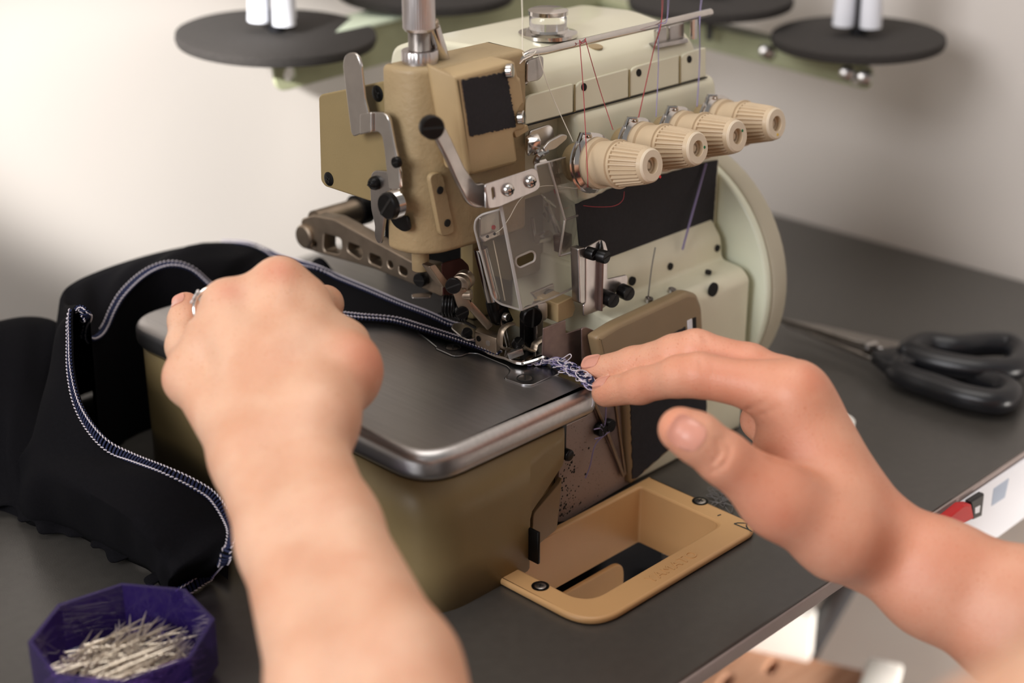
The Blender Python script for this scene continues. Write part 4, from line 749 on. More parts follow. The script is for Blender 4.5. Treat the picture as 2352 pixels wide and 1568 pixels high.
# the outer boundary that belongs to each rim point
OUT3 = [on(1062, 752, 2, 0.0925), on(1050, 748, 2, 0.0925), on(1030, 742, 2, 0.0925), on(980, 720, 2, 0.093), on(920, 697, 2, 0.0935), on(850, 667, 2, 0.095), on(780, 638, 2, 0.097), on(715, 610, 2, 0.100),
        on(640, 588, 1, 0.775), on(590, 566, 1, 0.79), on(550, 558, 1, 0.80), on(505, 557, 1, 0.805), on(450, 562, 1, 0.81), on(390, 573, 1, 0.81), on(320, 590, 1, 0.81), on(260, 608, 1, 0.81), on(210, 627, 1, 0.81), on(175, 643, 1, 0.805),
        on(150, 660, 1, 0.80), on(138, 680, 1, 0.795), on(134, 700, 1, 0.79), on(132, 730, 1, 0.785), on(130, 770, 1, 0.78), on(122, 830, 1, 0.775), on(112, 880, 1, 0.765), on(95, 930, 1, 0.75), on(78, 985, 1, 0.735), on(70, 1030, 1, 0.72),
        on(90, 1075, 0, 0.350), on(150, 1105, 0, 0.345), on(230, 1150, 0, 0.345), on(290, 1190, 0, 0.347), on(340, 1240, 0, 0.350), on(380, 1290, 0, 0.353), on(400, 1320, 0, 0.353), on(410, 1340, 2, 0.006), on(408, 1356, 2, 0.004), on(405, 1364, 2, 0.003), on(402, 1372, 2, 0.003)]
BOT = {27: (20, 1120), 28: (60, 1200), 29: (150, 1218), 30: (240, 1262), 31: (300, 1290), 32: (345, 1312), 33: (368, 1345), 34: (385, 1362)}
NB = 8
RI = catmull(RIM3, NB); OU = catmull(OUT3, NB); n = len(RI)
BO = []
for i, p in enumerate(OUT3):
    if i in BOT: q = on(*BOT[i], 2, 0.002)
    elif i < 8: q = np.array(p) + V3(0.004, 0.006, -0.0008)
    elif i <= 26: q = V3(p[0] + 0.0, min(p[1] + 0.03, 0.90), 0.0015) if i < 18 else V3(p[0] - 0.012, p[1] + 0.02 - (i - 18) * 0.003, 0.0015)
    else: q = np.array(p) + V3(-0.003, -0.002, -0.001)
    q[2] = max(q[2], 0.0015); BO.append(q)
BOc = catmull(BO, NB)
rows = []
nr = 14
for i in range(n):
    a, b, c = RI[i], OU[i], BOc[i]; f = i / NB; row = []
    for k in range(nr):
        t = k / (nr - 1)
        if t < 0.55:
            s = t / 0.55; p = a + (b - a) * s; L = np.linalg.norm(b - a)
            lift = 0.06 * L * math.sin(math.pi * s) if 8 < f < 34 else 0.0
            p = p + V3(0, 0, lift) + V3(-1, -0.3, 0) * (0.05 * L * math.sin(math.pi * s) if f > 22 else 0)
            w = 0.0016 * math.sin(f * 2.1 + s * 5) * math.sin(math.pi * s) if f > 8 else 0
            p = p + V3(0, 0, w)
        else:
            s = (t - 0.55) / 0.45; p = b + (c - b) * s
            if f > 26: p = p + V3(-0.4, -0.3, 0.6) * 0.004 * math.sin(math.pi * s) * (1 + math.sin(f * 5.0))
        p[2] = max(p[2], 0.0012); row.append(p)
    rows.append(row)
V = [p for r in rows for p in r]; Fc = [(i * nr + k, i * nr + k + 1, (i + 1) * nr + k + 1, (i + 1) * nr + k) for i in range(n - 1) for k in range(nr - 1)]
fab = mesh_obj('fabric', V, Fc, FABRIC, gm, angle=80)
md = fab.modifiers.new('thickness', 'SOLIDIFY'); md.thickness = 0.0009; md.offset = -1
# inside of the tube: hangs from the rim down to the table
V = []; m_ = 8; i0, i1 = 9 * NB, 21 * NB
for i in range(i0, i1):
    a = RI[i]; f = i / NB
    tgt = V3(a[0], a[1], 0.002)
    if f > 15: tgt = V3(a[0] - 0.004, a[1], 0.002)
    elif f < 20: tgt = V3(a[0] * 0.75 + 0.42 * 0.25, max(a[1], 0.757), 0.002)
    if f < 0: tgt = V3(min(a[0] + 0.022, 0.425), a[1] + 0.01, 0.002)
    for k in range(m_):
        t = k / (m_ - 1); V.append(a + (tgt - a) * t + V3(0, 0, -0.0012) * (k > 0))
mesh_obj('fabric_inside', V, [(i * m_ + k, i * m_ + k + 1, (i + 1) * m_ + k + 1, (i + 1) * m_ + k) for i in range(i1 - i0 - 1) for k in range(m_ - 1)], FABRIC, gm, angle=80)
V = []; i0, i1 = 20 * NB, 33 * NB
for i in range(i0, i1):
    a = RI[i]
    for k in range(5): V.append(V3(a[0] - 0.004, a[1], 0.0045) * (1 - k / 4) + V3(0.424, a[1] + 0.045, 0.003) * (k / 4) + V3(0, 0, 0.004 * math.sin(k * 1.3)))
mesh_obj('fabric_fold', V, [(i * 5 + k, i * 5 + k + 1, (i + 1) * 5 + k + 1, (i + 1) * 5 + k) for i in range(i1 - i0 - 1) for k in range(4)], FABRIC, gm, angle=80)
# second heap of cloth further left, lying on the table
hp = []; top_ = [on(-330, 960, 1, 0.83), on(-200, 850, 1, 0.83), on(-90, 765, 1, 0.83), on(-40, 748, 1, 0.83), on(0, 736, 1, 0.83), on(50, 727, 1, 0.825), on(95, 728, 1, 0.82), on(128, 738, 1, 0.81), on(150, 760, 1, 0.80)]
mid_ = [on(-330, 1040, 1, 0.79), on(-220, 960, 1, 0.785), on(-110, 930, 1, 0.785), on(-50, 925, 1, 0.78), on(0, 915, 1, 0.775), on(40, 910, 1, 0.77), on(80, 900, 1, 0.77), on(115, 900, 1, 0.77), on(150, 900, 1, 0.775)]
bot_ = [on(-330, 1080, 2, 0.002), on(-240, 1120, 2, 0.002), on(-140, 1150, 2, 0.002), on(-60, 1168, 2, 0.002), on(0, 1172, 2, 0.002), on(50, 1190, 2, 0.002), on(110, 1205, 2, 0.002), on(150, 1215, 2, 0.002), on(200, 1235, 2, 0.002)]
bk_ = [p * V3(1, 1, 0) + V3(0.0, 0.05, 0.002) for p in top_]
cols = [catmull([bk_[i], top_[i], mid_[i], mid_[i] * 0.45 + bot_[i] * 0.55 + V3(0.006 * math.sin(i * 2.2), 0, 0.006), bot_[i]], 7) for i in range(9)]
G = np.stack(cols); G = np.stack([catmull(G[:, k], 5) for k in range(G.shape[1])], 1); G[..., 2] = np.maximum(G[..., 2] , 0.0015)
a_, b_ = G.shape[:2]
hp = mesh_obj('fabric_heap', G.reshape(-1, 3), [(i * b_ + k, i * b_ + k + 1, (i + 1) * b_ + k + 1, (i + 1) * b_ + k) for i in range(a_ - 1) for k in range(b_ - 1)], FABRIC, gm, angle=80)
# ruffled hem edge lying on the table
hem = resample(catmull([on(-60, 1150, 2, 0.003), on(0, 1160, 2, 0.003), on(60, 1196, 2, 0.003), on(120, 1212, 2, 0.003), on(200, 1240, 2, 0.003), on(270, 1272, 2, 0.003), on(310, 1288, 2, 0.003), on(350, 1306, 2, 0.003), on(372, 1350, 2, 0.003)], 10), 0.0018)
V = []
for i, p in enumerate(hem):
    t = unit(hem[min(i + 1, len(hem) - 1)] - hem[max(i - 1, 0)]); s_ = unit(np.cross(t, (0, 0, 1))); s_ = s_ if s_ @ (CAM - p) > 0 else -s_
    for k in range(5):
        u = k / 4; V.append(p + s_ * (0.016 * u - 0.012 + 0.003 * math.sin(i * 0.23) * u + 0.002 * math.sin(i * .61)) + V3(0, 0, 0.009 * (1 - u) + 0.0022 * (1 + math.sin(i * 0.45 + u)) * (0.3 + u * .7) * (0.6 + 0.4 * math.sin(i * 0.11)) + 0.001))
hm = mesh_obj('ruffled_hem', V, [(i * 5 + k, i * 5 + k + 1, (i + 1) * 5 + k + 1, (i + 1) * 5 + k) for i in range(len(hem) - 1) for k in range(4)], FABRIC, gm, angle=80)
md = hm.modifiers.new('thickness', 'SOLIDIFY'); md.thickness = 0.0012
# overlocked seams: navy thread over the edge, white thread along both sides
def seam(path, side, w, name, step=0.0021, hollow=False):
    P = resample(path, step); S = resample_side(side, len(P)); T = np.gradient(P, axis=0); T /= np.linalg.norm(T, axis=1, keepdims=True)
    nv = MB(); wt = MB(); N = []
    for i in range(len(P)):
        s_ = S[i] - T[i] * (S[i] @ T[i]); s_ = unit(s_); nrm = np.cross(T[i], s_); nrm = nrm if nrm @ (CAM - P[i]) > 0 else -nrm
        N.append((s_, nrm)); o = nrm * 0.0011
        a, b = P[i] + o, P[i] + s_ * w + o + T[i] * step * 0.5
        nv.tube([a - nrm * .0006, a, (a + b) / 2 + nrm * 0.0004, b, b - nrm * .0006], 0.00072, 5)
        for q, sg in ((a, 1), (b, -1)):
            c = q + nrm * 0.0006; wt.tube([c - T[i] * step * 0.42 - s_ * 0.0004 * sg, c + nrm * 0.0003, c + T[i] * step * 0.42 + s_ * 0.0004 * sg], [0.00024, 0.00042, 0.00024], 5)
    so_ = nv.build(name, NAVY, gm); wt.build('white_stitches', WTHREAD, so_); return so_
def resample_side(S, k):
    S = np.array(S); t = np.linspace(0, len(S) - 1, k); return np.stack([np.interp(t, np.arange(len(S)), S[:, j]) for j in range(3)], 1)
seg = slice(0, 35 * NB + 3)
seam(RI[seg], (OU - RI)[seg], 0.0046, 'overlock_seam')
sl = slice(0, 11 * NB)
seam(OU[sl], (RI - OU)[sl], 0.0042, 'overlock_seam')
seam(RI[35 * NB + 2:], (OU - RI)[35 * NB + 2:] * 0 + V3(0, 0, 0.1) + (OU - RI)[34 * NB], 0.0060, 'overlock_seam', 0.0026)
tag(MB().tube(catmull([on(257, 683, 1, 0.79), on(268, 668, 1, 0.792), on(278, 655, 1, 0.795)], 5), 0.0005, 6).build('thread_snippet', WTHREAD), 'short white thread snippet clinging to the black fabric', 'thread')
# ------------------------------------------------------------------ pin box
pc = on(281, 1447, 2, 0.030); pc = V3(pc[0], pc[1], 0.0)
pbx = thing('pin_box', pc, 'violet see-through octagonal box filled with steel pins, on the table by the left forearm', 'box')
Rb = 0.0415; oc = lambda r, z, a0=0.22: [pc + V3(r * math.cos(a0 + k * math.pi / 4), r * math.sin(a0 + k * math.pi / 4), z) for k in range(8)]
lv = [oc(Rb * 0.93, 0.0004), oc(Rb, 0.005), oc(Rb, 0.030), oc(Rb - 0.0022, 0.030), oc(Rb - 0.0022, 0.005), oc(Rb * 0.85, 0.0026)]
mb = MB(); vs = [p for l in lv for p in l]; fs = [tuple(range(7, -1, -1)), tuple(5 * 8 + k for k in range(8))]
for l in range(5):
    for k in range(8): fs.append((l * 8 + k, l * 8 + (k + 1) % 8, (l + 1) * 8 + (k + 1) % 8, (l + 1) * 8 + k))
mb.add(vs, fs).build('box_shell', PURPLE, pbx, smooth=False)
pinm = bpy.data.meshes.new('pin'); pm = MB(); pm.tube([(0, 0, 0), (0, 0, 0.029), (0, 0, 0.034)], [0.00046, 0.00046, 0.0001], 6); pm.lathe((0, 0, -0.0004), (0, 0, 1), [(0, 0.0009), (0.0005, 0.0011), (0.0009, 0.0004)], 8)
p_first = pm.build('pin', PINM); p_first.data.materials[0] = PINM
for k in range(240):
    o = p_first if k == 0 else p_first.copy()
    if k: COL.objects.link(o)
    r = 0.032 * math.sqrt(random.random()); t = random.random() * 6.283; h = 0.005 + 0.017 * (k / 240) * (1.05 - (r / 0.036) ** 2)
    c = pc + V3(r * math.cos(t), r * math.sin(t), h); d = unit(V3(random.gauss(0.9, 0.35), random.gauss(0.25, 0.45), random.gauss(0, 0.06)))
    s = c - d * 0.017; e = c + d * 0.017
    for q in (s, e):
        rad = math.hypot(q[0] - pc[0], q[1] - pc[1])
        if rad > 0.0365: s = s + (pc + V3(0, 0, h) - q) * (1 - 0.0365 / rad) * V3(1, 1, 0); 
    s[2] = max(s[2], 0.0036)
    o.location = Vector(s); o.rotation_mode = 'QUATERNION'; o.rotation_quaternion = Vector(d).to_track_quat('Z', 'Y')
    tag(o, 'thin steel dressmaking pin lying in the heap inside the violet box', 'pin', 'pins in the violet box')
# ------------------------------------------------------------------ the person sewing: both arms and the shoulders, one continuous skin
person = thing('person', (0.43, 0.06, 0.0), 'person seen by bare arms and hands only, guiding black cloth and thread through the machine', 'person')
def smin(a, b, k): h = np.maximum(k - np.abs(a - b), 0) / k; return np.minimum(a, b) - h * h * k * 0.25
class Cone:
    def __init__(s, a, b, ra, rb): s.a, s.b, s.ra, s.rb = np.array(a, float), np.array(b, float), ra, rb; s.c = (s.a + s.b) / 2; s.R = np.linalg.norm(s.a - s.b) / 2 + max(ra, rb)
    def __call__(s, p):
        d = s.b - s.a; t = np.clip(((p - s.a) @ d) / (d @ d), 0, 1); return np.linalg.norm(p - s.a - t[:, None] * d, axis=1) - (s.ra + (s.rb - s.ra) * t)
def chain(pts, rs): return [Cone(pts[i], pts[i + 1], rs[i], rs[i + 1]) for i in range(len(pts) - 1)]
A_ = at
# ---- left arm (image: bottom centre) -----------------------------------------------------------
LW = A_(638, 1034, 0.690)
LE = V3(0.262, 0.280, 0.035); LS = A_(2765, 2060, 0.31)
wdir = unit(np.cross(LW - LE, CAM - LW)); wdir = wdir if wdir @ R_ > 0 else -wdir
lf = A_(838, 1568, 0.590)
L_body = []
for s_, e_ in ((-1, 1), (1, 1)):
    L_body += [Cone(LE + wdir * s_ * 0.012, lf + wdir * s_ * 0.012, 0.0275, 0.0243), Cone(lf + wdir * s_ * 0.012, lf + (LW - lf) * 0.6 + wdir * s_ * 0.0098, 0.0238, 0.0192), Cone(lf + (LW - lf) * 0.6 + wdir * s_ * 0.0098, LW + wdir * s_ * 0.0108, 0.0192, 0.0186)]
M2, M3, M4, M5 = A_(692, 706, 0.752), A_(643, 650, 0.748), A_(522, 700, 0.744), A_(440, 868, 0.735)
for m_, dx, r in ((M2, 0.010, 0.0118), (M3, 0.003, 0.0120), (M4, -0.004, 0.0116), (M5, -0.011, 0.0110)): L_body.append(Cone(LW + wdir * dx, m_, 0.0165, r))
L_body += [Cone((LW + M3) / 2, (M4 + M5) / 2, 0.015, 0.010), Cone((M2 + M3) / 2, (M3 + M4) / 2, 0.0085, 0.0085), Cone((M4 * .55 + M5 * .45), M5, 0.0105, 0.0105)]
LT = A_(798, 840, 0.722); LC = A_(728, 960, 0.696)
L_body += [Cone(LW + wdir * 0.010, LC, 0.016, 0.0165), Cone(LC, LT, 0.0165, 0.0128), Cone(LT, M2, 0.0105, 0.0105), Cone(LC, M2, 0.014, 0.011), Cone(A_(800, 880, .722), A_(700, 800, .725), 0.013, 0.013)]
L_f = [chain([LT, A_(795, 790, 0.745), A_(772, 768, 0.775), A_(745, 770, 0.795)], [0.0120, 0.0108, 0.0095, 0.008]),
       chain([M2, A_(746, 698, 0.785), A_(735, 755, 0.800), A_(715, 790, 0.803)], [0.0110, 0.0088, 0.0082, 0.0075]),
       chain([M3, A_(640, 672, 0.788), A_(650, 755, 0.806), A_(660, 800, 0.806)], [0.0115, 0.0100, 0.0088, 0.0078]),
       chain([M4, A_(498, 728, 0.782), A_(545, 790, 0.806), A_(580, 820, 0.806)], [0.0112, 0.0094, 0.0084, 0.0074]),
       chain([M5, A_(424, 795, 0.762), A_(424, 735, 0.776), A_(427, 702, 0.784)], [0.0106, 0.0088, 0.0078, 0.0070])]
L_k = [0.010, 0.006, 0.006, 0.006, 0.007]
# ---- right arm (image: right) --------------------------------------------------------------------
RW = A_(1990, 1232, 0.742); RA = A_(2352, 1424, 0.72); RE = V3(0.700, 0.150, 0.010); RS = V3(0.640, 0.030, 0.250)
wd2 = unit(np.cross(RW - RA, CAM - RW)); wd2 = wd2 if wd2[2] > 0 else -wd2
R_body = []
for s_ in (-1, 1):
    R_body += [Cone(RE + wd2 * s_ * 0.010, RA + wd2 * s_ * 0.0095, 0.030, 0.0225), Cone(RA + wd2 * s_ * 0.0095, A_(2150, 1328, .733) + wd2 * s_ * 0.0078, 0.0225, 0.0182), Cone(A_(2150, 1328, .733) + wd2 * s_ * 0.0078, RW + wd2 * s_ * 0.0062, 0.0182, 0.0160)]
N2, N3, N4, N5 = A_(1826, 908, 0.745), A_(1806, 888, 0.766), A_(1806, 915, 0.786), A_(1812, 950, 0.802)
bk = unit(np.cross(RW - N2, N2 - N5))
for m_, dz, r in ((N2, 0.000, 0.0135), (N3, 0.006, 0.0130), (N4, 0.012, 0.0122), (N5, 0.018, 0.0112)): R_body.append(Cone(RW + FW * dz, m_, 0.0170, r))
RC, RT = A_(1925, 1225, 0.726), A_(1792, 1150, 0.716)
R_body += [Cone(RW, RC, 0.019, 0.0190), Cone(RC, RT, 0.0190, 0.0160), Cone(A_(1900, 1170, .738), A_(1800, 1045, 0.752), 0.016, 0.0125), Cone(A_(1800, 1045, 0.752), N2, 0.012, 0.0125), Cone(A_(1930, 1140, .742), A_(1860, 960, 0.752), 0.017, 0.014),
           Cone(A_(1930, 1130, .752), A_(1850, 980, 0.790), 0.015, 0.013)]
Rthumb = chain([RT, A_(1662, 1052, 0.706), A_(1600, 1005, 0.703), A_(1563, 986, 0.703)], [0.0150, 0.0118, 0.0112, 0.0102])
Rindex = chain([N2, A_(1735, 886, 0.752), A_(1604, 861, 0.760), A_(1560, 864, 0.766), A_(1470, 886, 0.786), A_(1392, 901, 0.802)], [0.0128, 0.0118, 0.0107, 0.0100, 0.0088, 0.0076])
Rmid = chain([N3, A_(1720, 842, 0.772), A_(1598, 806, 0.780), A_(1550, 814, 0.786), A_(1455, 836, 0.803), A_(1365, 852, 0.816)], [0.0125, 0.0112, 0.0105, 0.0098, 0.0086, 0.0074])
Rring = chain([N4, A_(1748, 965, 0.800), A_(1790, 1020, 0.790)], [0.0115, 0.0098, 0.0085])
Rlit = chain([N5, A_(1765, 990, 0.812), A_(1800, 1040, 0.800)], [0.0105, 0.0088, 0.0075])
R_f = [Rthumb, Rindex, Rmid, Rring, Rlit]; R_k = [0.012, 0.010, 0.008, 0.006, 0.006]
# ---- upper arms, shoulders, chest -------------------------------------------------------------------
CH = (LS + RS) / 2 + V3(0, 0.0, -0.06)
T_body = [Cone(LE, LE + (LS - LE) * 0.5, 0.034, 0.036), Cone(LE + (LS - LE) * 0.5, LS, 0.036, 0.058), Cone(RE, RE + (RS - RE) * 0.5, 0.040, 0.046), Cone(RE + (RS - RE) * 0.5, RS, 0.046, 0.058),
          Cone(LS + V3(0.03, -0.01, 0), RS + V3(-0.03, -0.01, 0), 0.055, 0.055), Cone(CH + V3(-0.07, -0.01, 0), CH + V3(0.07, -0.01, 0), 0.085, 0.085)]
# forearm muscle near the elbows
L_body.append(Cone(LE, LE + (lf - LE) * 0.7, 0.036, 0.030)); R_body.append(Cone(RE, RE + (RA - RE) * 0.6, 0.037, 0.031))
def group(prims, p, k, near):
    d = None
    for q in prims:
        if q in near: v = q(p); d = v if d is None else smin(d, v, k)
    return d
ALLP = L_body + R_body + T_body + [c for f_ in L_f + R_f for c in f_]
# creases pressed into the skin (start, end, radius)
CREASE = []
def sdf(p, near=None, creased=True):
    if near is None: near = set(ALLP)
    out = np.full(len(p), 1.0)
    body = group(L_body, p, 0.010, near); t = group(T_body, p, 0.03, near); rb = group(R_body, p, 0.013, near)
    if body is not None: out = np.minimum(out, body)
    for f_, k in zip(L_f, L_k):
        d = group(f_, p, 0.004, near)
        if d is not None: out = np.minimum(out, smin(d, body, k) if body is not None else d)
    if rb is not None: out = np.minimum(out, rb)
    for f_, k in zip(R_f, R_k):
        d = group(f_, p, 0.004, near)
        if d is not None: out = np.minimum(out, smin(d, rb, k) if rb is not None else d)
    if t is not None: out = smin(out, t, 0.02)
    for c in (CREASE if creased else ()):
        d = c(p); m = d < 0.003
        if m.any(): out[m] = -smin(-out[m], d[m], 0.0020)
    return out
def surf(u, v, t0=0.55):
    """where the skin is at that place"""
    r = ray(u, v); t = t0; L = np.linalg.norm(r)
    for _ in range(90):
        d = sdf((CAM + r * t)[None], None, False)[0]
        if d < 0.0002: break
        t += d * 0.9 / L
    return CAM + r * t
def crease(px, r):
    P = [surf(*p) for p in px]
    return [Cone(P[i], P[i + 1], r, r) for i in range(len(P) - 1)]
CREASE += crease([(1662, 1008), (1678, 1030), (1668, 1062), (1632, 1088)], 0.0003) + crease([(1648, 1010), (1656, 1040), (1628, 1075)], 0.0002)
CREASE += crease([(1772, 1052), (1815, 1062), (1868, 1092)], 0.0010) + crease([(1682, 942), (1720, 938), (1758, 924)], 0.0003) + crease([(1712, 952), (1752, 950), (1785, 936)], 0.0002)
CREASE += crease([(1578, 826), (1590, 842)], 0.0004) + crease([(1606, 822), (1612, 845)], 0.0004) + crease([(1590, 768), (1598, 782)], 0.0004) + crease([(1612, 766), (1622, 784)], 0.0004)
CREASE += crease([(440, 752), (420, 768)], 0.0005) + crease([(448, 728), (412, 734)], 0.0004)
def surface(h=0.0014, B=16):
    lo = np.min([np.minimum(q.a, q.b) - max(q.ra, q.rb) for q in ALLP], 0) - 0.01; hi = np.max([np.maximum(q.a, q.b) + max(q.ra, q.rb) for q in ALLP], 0) + 0.01
    nb = np.ceil((hi - lo) / (h * B)).astype(int); hb = h * B; rad = hb * 0.87
    gi = np.stack(np.meshgrid(*[np.arange(k) for k in nb], indexing='ij'), -1).reshape(-1, 3); cen = lo + (gi + 0.5) * hb
    best = np.full(len(cen), 1.0)
    for q in ALLP: best = np.minimum(best, np.linalg.norm(cen - q.c, axis=1) - q.R)
    gi = gi[best < rad + 0.02]; cen = lo + (gi + 0.5) * hb
    act = np.abs(sdf(cen)) < rad + 0.012; gi = gi[act]; cen = cen[act]
    N = int(max(nb)) * B + 4; key = lambda c: (c[..., 0].astype(np.int64) * N + c[..., 1]) * N + c[..., 2]
    loc = np.stack(np.meshgrid(*[np.arange(B + 1)] * 3, indexing='ij'), -1).reshape(-1, 3)
    VK, VP, Q = [], [], []
    cor = np.array([(i, j, k) for i in (0, 1) for j in (0, 1) for k in (0, 1)])
    for g, c in zip(gi, cen):
        near = {q for q in ALLP if q(c[None])[0] < rad + 0.022}
        if not near: continue
        P = lo + (g * B + loc) * h; S = sdf(P, near).reshape((B + 1,) * 3)
        if S.min() > 0 or S.max() < 0: continue
        cs = np.stack([S[a:a + B, b:b + B, d:d + B] for a, b, d in cor], -1); sg = cs < 0; mix = sg.any(-1) & ~sg.all(-1)
        idx = np.argwhere(mix)
        if not len(idx): continue
        cv = cs[mix]; num = np.zeros((len(idx), 3)); den = np.zeros(len(idx))
        for a in range(8):
            for b in range(a + 1, 8):
                df = cor[b] - cor[a]
                if np.abs(df).sum() != 1: continue
                va, vb = cv[:, a], cv[:, b]; m = (va < 0) != (vb < 0); t = np.where(m, va / np.where(m, va - vb, 1), 0)
                num += np.where(m[:, None], cor[a] + t[:, None] * df, 0); den += m
        VP.append(lo + (g * B + idx + num / den[:, None]) * h); VK.append(key(g * B + idx))
        for ax in range(3):
            e = np.zeros(3, int); e[ax] = 1
            s0 = S[:B, :B, :B] < 0; s1 = S[e[0]:B + e[0], e[1]:B + e[1], e[2]:B + e[2]] < 0
            for sign, mm in ((0, s0 & ~s1), (1, ~s0 & s1)):
                ed = np.argwhere(mm)
                if not len(ed): continue
                ed = ed + g * B; u = np.zeros(3, int); w = np.zeros(3, int); u[(ax + 1) % 3] = 1; w[(ax + 2) % 3] = 1
                qd = [ed - u - w, ed - w, ed, ed - u]
                if sign: qd = qd[::-1]
                Q.append(np.stack([key(x) for x in qd], 1))
    VK = np.concatenate(VK); VP = np.concatenate(VP); Q = np.concatenate(Q); o = np.argsort(VK); VK, VP = VK[o], VP[o]
    ix = np.searchsorted(VK, Q); ix = np.clip(ix, 0, len(VK) - 1); ok = (VK[ix] == Q).all(1)
    return VP, ix[ok]
SV, SF = surface()
# soft relief of the skin: tendons on the left hand, fine unevenness
me = bpy.data.meshes.new('body'); me.from_pydata(SV.tolist(), [], SF.tolist()); me.update()
red = np.zeros(len(SV)); 
for c, r, w in [(A_(1862, 872, .735), .016, .6), (A_(1800, 1185, .70), .020, .55), (A_(1360, 900, .79), .016, .45), (A_(1345, 850, .81), .014, .4), (A_(1560, 985, .695), .022, .5), (A_(1500, 905, .775), .03, .45), (A_(1450, 845, .79), .025, .3), (A_(1650, 1120, .70), .02, .3), (A_(1900, 1250, .72), .05, .35),
                (A_(528, 675, .735), .008, .5), (A_(640, 625, .738), .010, .45), (A_(402, 861, .735), .008, .6), (A_(840, 830, .715), .016, .55), (A_(425, 690, .78), .01, .4), (A_(1600, 800, .77), .01, .3), (A_(2250, 1420, .72), .05, .4), (A_(1700, 900, .76), .10, .46), (A_(1800, 1120, .71), .08, .48), (A_(2060, 1260, .73), .09, .46)]:
    red = np.maximum(red, w * np.exp(-np.sum((SV - c) ** 2, 1) / (2 * (r * .6) ** 2)))  # knuckle flush, plus broad red painting the right hand's shade
at_ = me.attributes.new('flush_and_shade', 'FLOAT', 'POINT'); at_.data.foreach_set('value', red.astype(np.float32))
me.polygons.foreach_set('use_smooth', [True] * len(me.polygons))
skin = bpy.data.materials.new('skin'); skin.use_nodes = True; nt = skin.node_tree; b = nt.nodes['Principled BSDF']; LK = nt.links
tcn = nt.nodes.new('ShaderNodeTexCoord')
def noise(scale, det): q = nt.nodes.new('ShaderNodeTexNoise'); q.inputs['Scale'].default_value = scale; q.inputs['Detail'].default_value = det; LK.new(tcn.outputs['Object'], q.inputs['Vector']); return q
def mixc(fac, c1, c2):
    q = nt.nodes.new('ShaderNodeMix'); q.data_type = 'RGBA'; LK.new(fac, q.inputs['Factor'])
    for i, c in ((6, c1), (7, c2)):
        if isinstance(c, str): q.inputs[i].default_value = srgb(c) + [1]
        else: LK.new(c, q.inputs[i])
    return q.outputs[2]
def ramp(src, a, b_): r = nt.nodes.new('ShaderNodeMapRange'); r.inputs[1].default_value = a; r.inputs[2].default_value = b_; LK.new(src, r.inputs[0]); return r.outputs[0]
base_c = mixc(ramp(noise(38, 3).outputs['Fac'], 0.38, 0.66), 'dfb295', 'd6a284')
base_c = mixc(ramp(noise(900, 2).outputs['Fac'], 0.62, 0.75), base_c, 'c78a68')
aa = nt.nodes.new('ShaderNodeAttribute'); aa.attribute_name = 'flush_and_shade'
base_c = mixc(aa.outputs['Fac'], base_c, 'c9694c')
LK.new(base_c, b.inputs['Base Color']); b.inputs['Roughness'].default_value = 0.47; b.inputs['Specular IOR Level'].default_value = 0.4
b.inputs['Subsurface Weight'].default_value = 0.25; b.inputs['Subsurface Radius'].default_value = (1, 0.3, 0.15); b.inputs['Subsurface Scale'].default_value = 0.004
bp = nt.nodes.new('ShaderNodeBump'); bp.inputs['Strength'].default_value = 0.22; bp.inputs['Distance'].default_value = 0.0005
vo = nt.nodes.new('ShaderNodeTexVoronoi'); vo.inputs['Scale'].default_value = 900; LK.new(tcn.outputs['Object'], vo.inputs['Vector'])
LK.new(vo.outputs['Distance'], bp.inputs['Height']); b2 = nt.nodes.new('ShaderNodeBump'); b2.inputs['Strength'].default_value = 0.12; b2.inputs['Distance'].default_value = 0.0012
LK.new(noise(130, 3).outputs['Fac'], b2.inputs['Height']); LK.new(bp.outputs['Normal'], b2.inputs['Normal']); LK.new(b2.outputs['Normal'], b.inputs['Normal'])
body = link('body', me, skin, person, smooth=False)
me.polygons.foreach_set('use_smooth', [True] * len(me.polygons))
# nails lie on the skin
def nail(tipc, back, n, L, W, m=NAIL, lift=0.00035, label=None):
    tipc, back, n = np.array(tipc, float), np.array(back, float), unit(n); a = unit(tipc - back); n = unit(n - a * (n @ a)); s_ = np.cross(a, n); G = 13; vs = []; P = []
    for i in range(G):
        for j in range(G):
            x, y = 2 * i / (G - 1) - 1, 2 * j / (G - 1) - 1
            e = (abs(x) ** 3.2 + abs(y) ** 3.2) ** (1 / 3.2); mx = max(abs(x), abs(y), 1e-6); k = mx / max(e, 1e-6)
            x, y = x * k, y * k
            P.append(tipc + a * x * L / 2 + s_ * y * W / 2 + n * 0.016)
    P = np.array(P)
    P0 = P.copy()
    for _ in range(40):
        d = sdf(P); P = P - n * (np.clip(d, -0.002, 0.004) * 0.8)[:, None]
        k = (P0 - P) @ n; P = P + n * np.maximum(k - 0.0105, 0)[:, None]
    top = P + n * lift; bot = P - n * 0.0008
    v = np.concatenate([top, bot]); f_ = []
    for i in range(G - 1):
        for j in range(G - 1): q = (i * G + j, i * G + j + 1, (i + 1) * G + j + 1, (i + 1) * G + j); f_ += [q]
    bd = [(i, 0) for i in range(G)] + [(G - 1, j) for j in range(1, G)] + [(i, G - 1) for i in range(G - 2, -1, -1)] + [(0, j) for j in range(G - 2, 0, -1)]
    ids = [i * G + j for i, j in bd]
    for q in range(len(ids)): f_.append((ids[q], ids[(q + 1) % len(ids)], ids[(q + 1) % len(ids)] + G * G, ids[q] + G * G))
    o = mesh_obj('fingernail', v, f_, m, person, angle=70); fix_normals(o.data); return o
tc_ = lambda p: unit(CAM - np.array(p))
th = A_(1568, 990, 0.695); nail(A_(1564, 990, .700), A_(1640, 1040, .704), tc_(th) + V3(0, 0, .1), 0.0150, 0.0145)
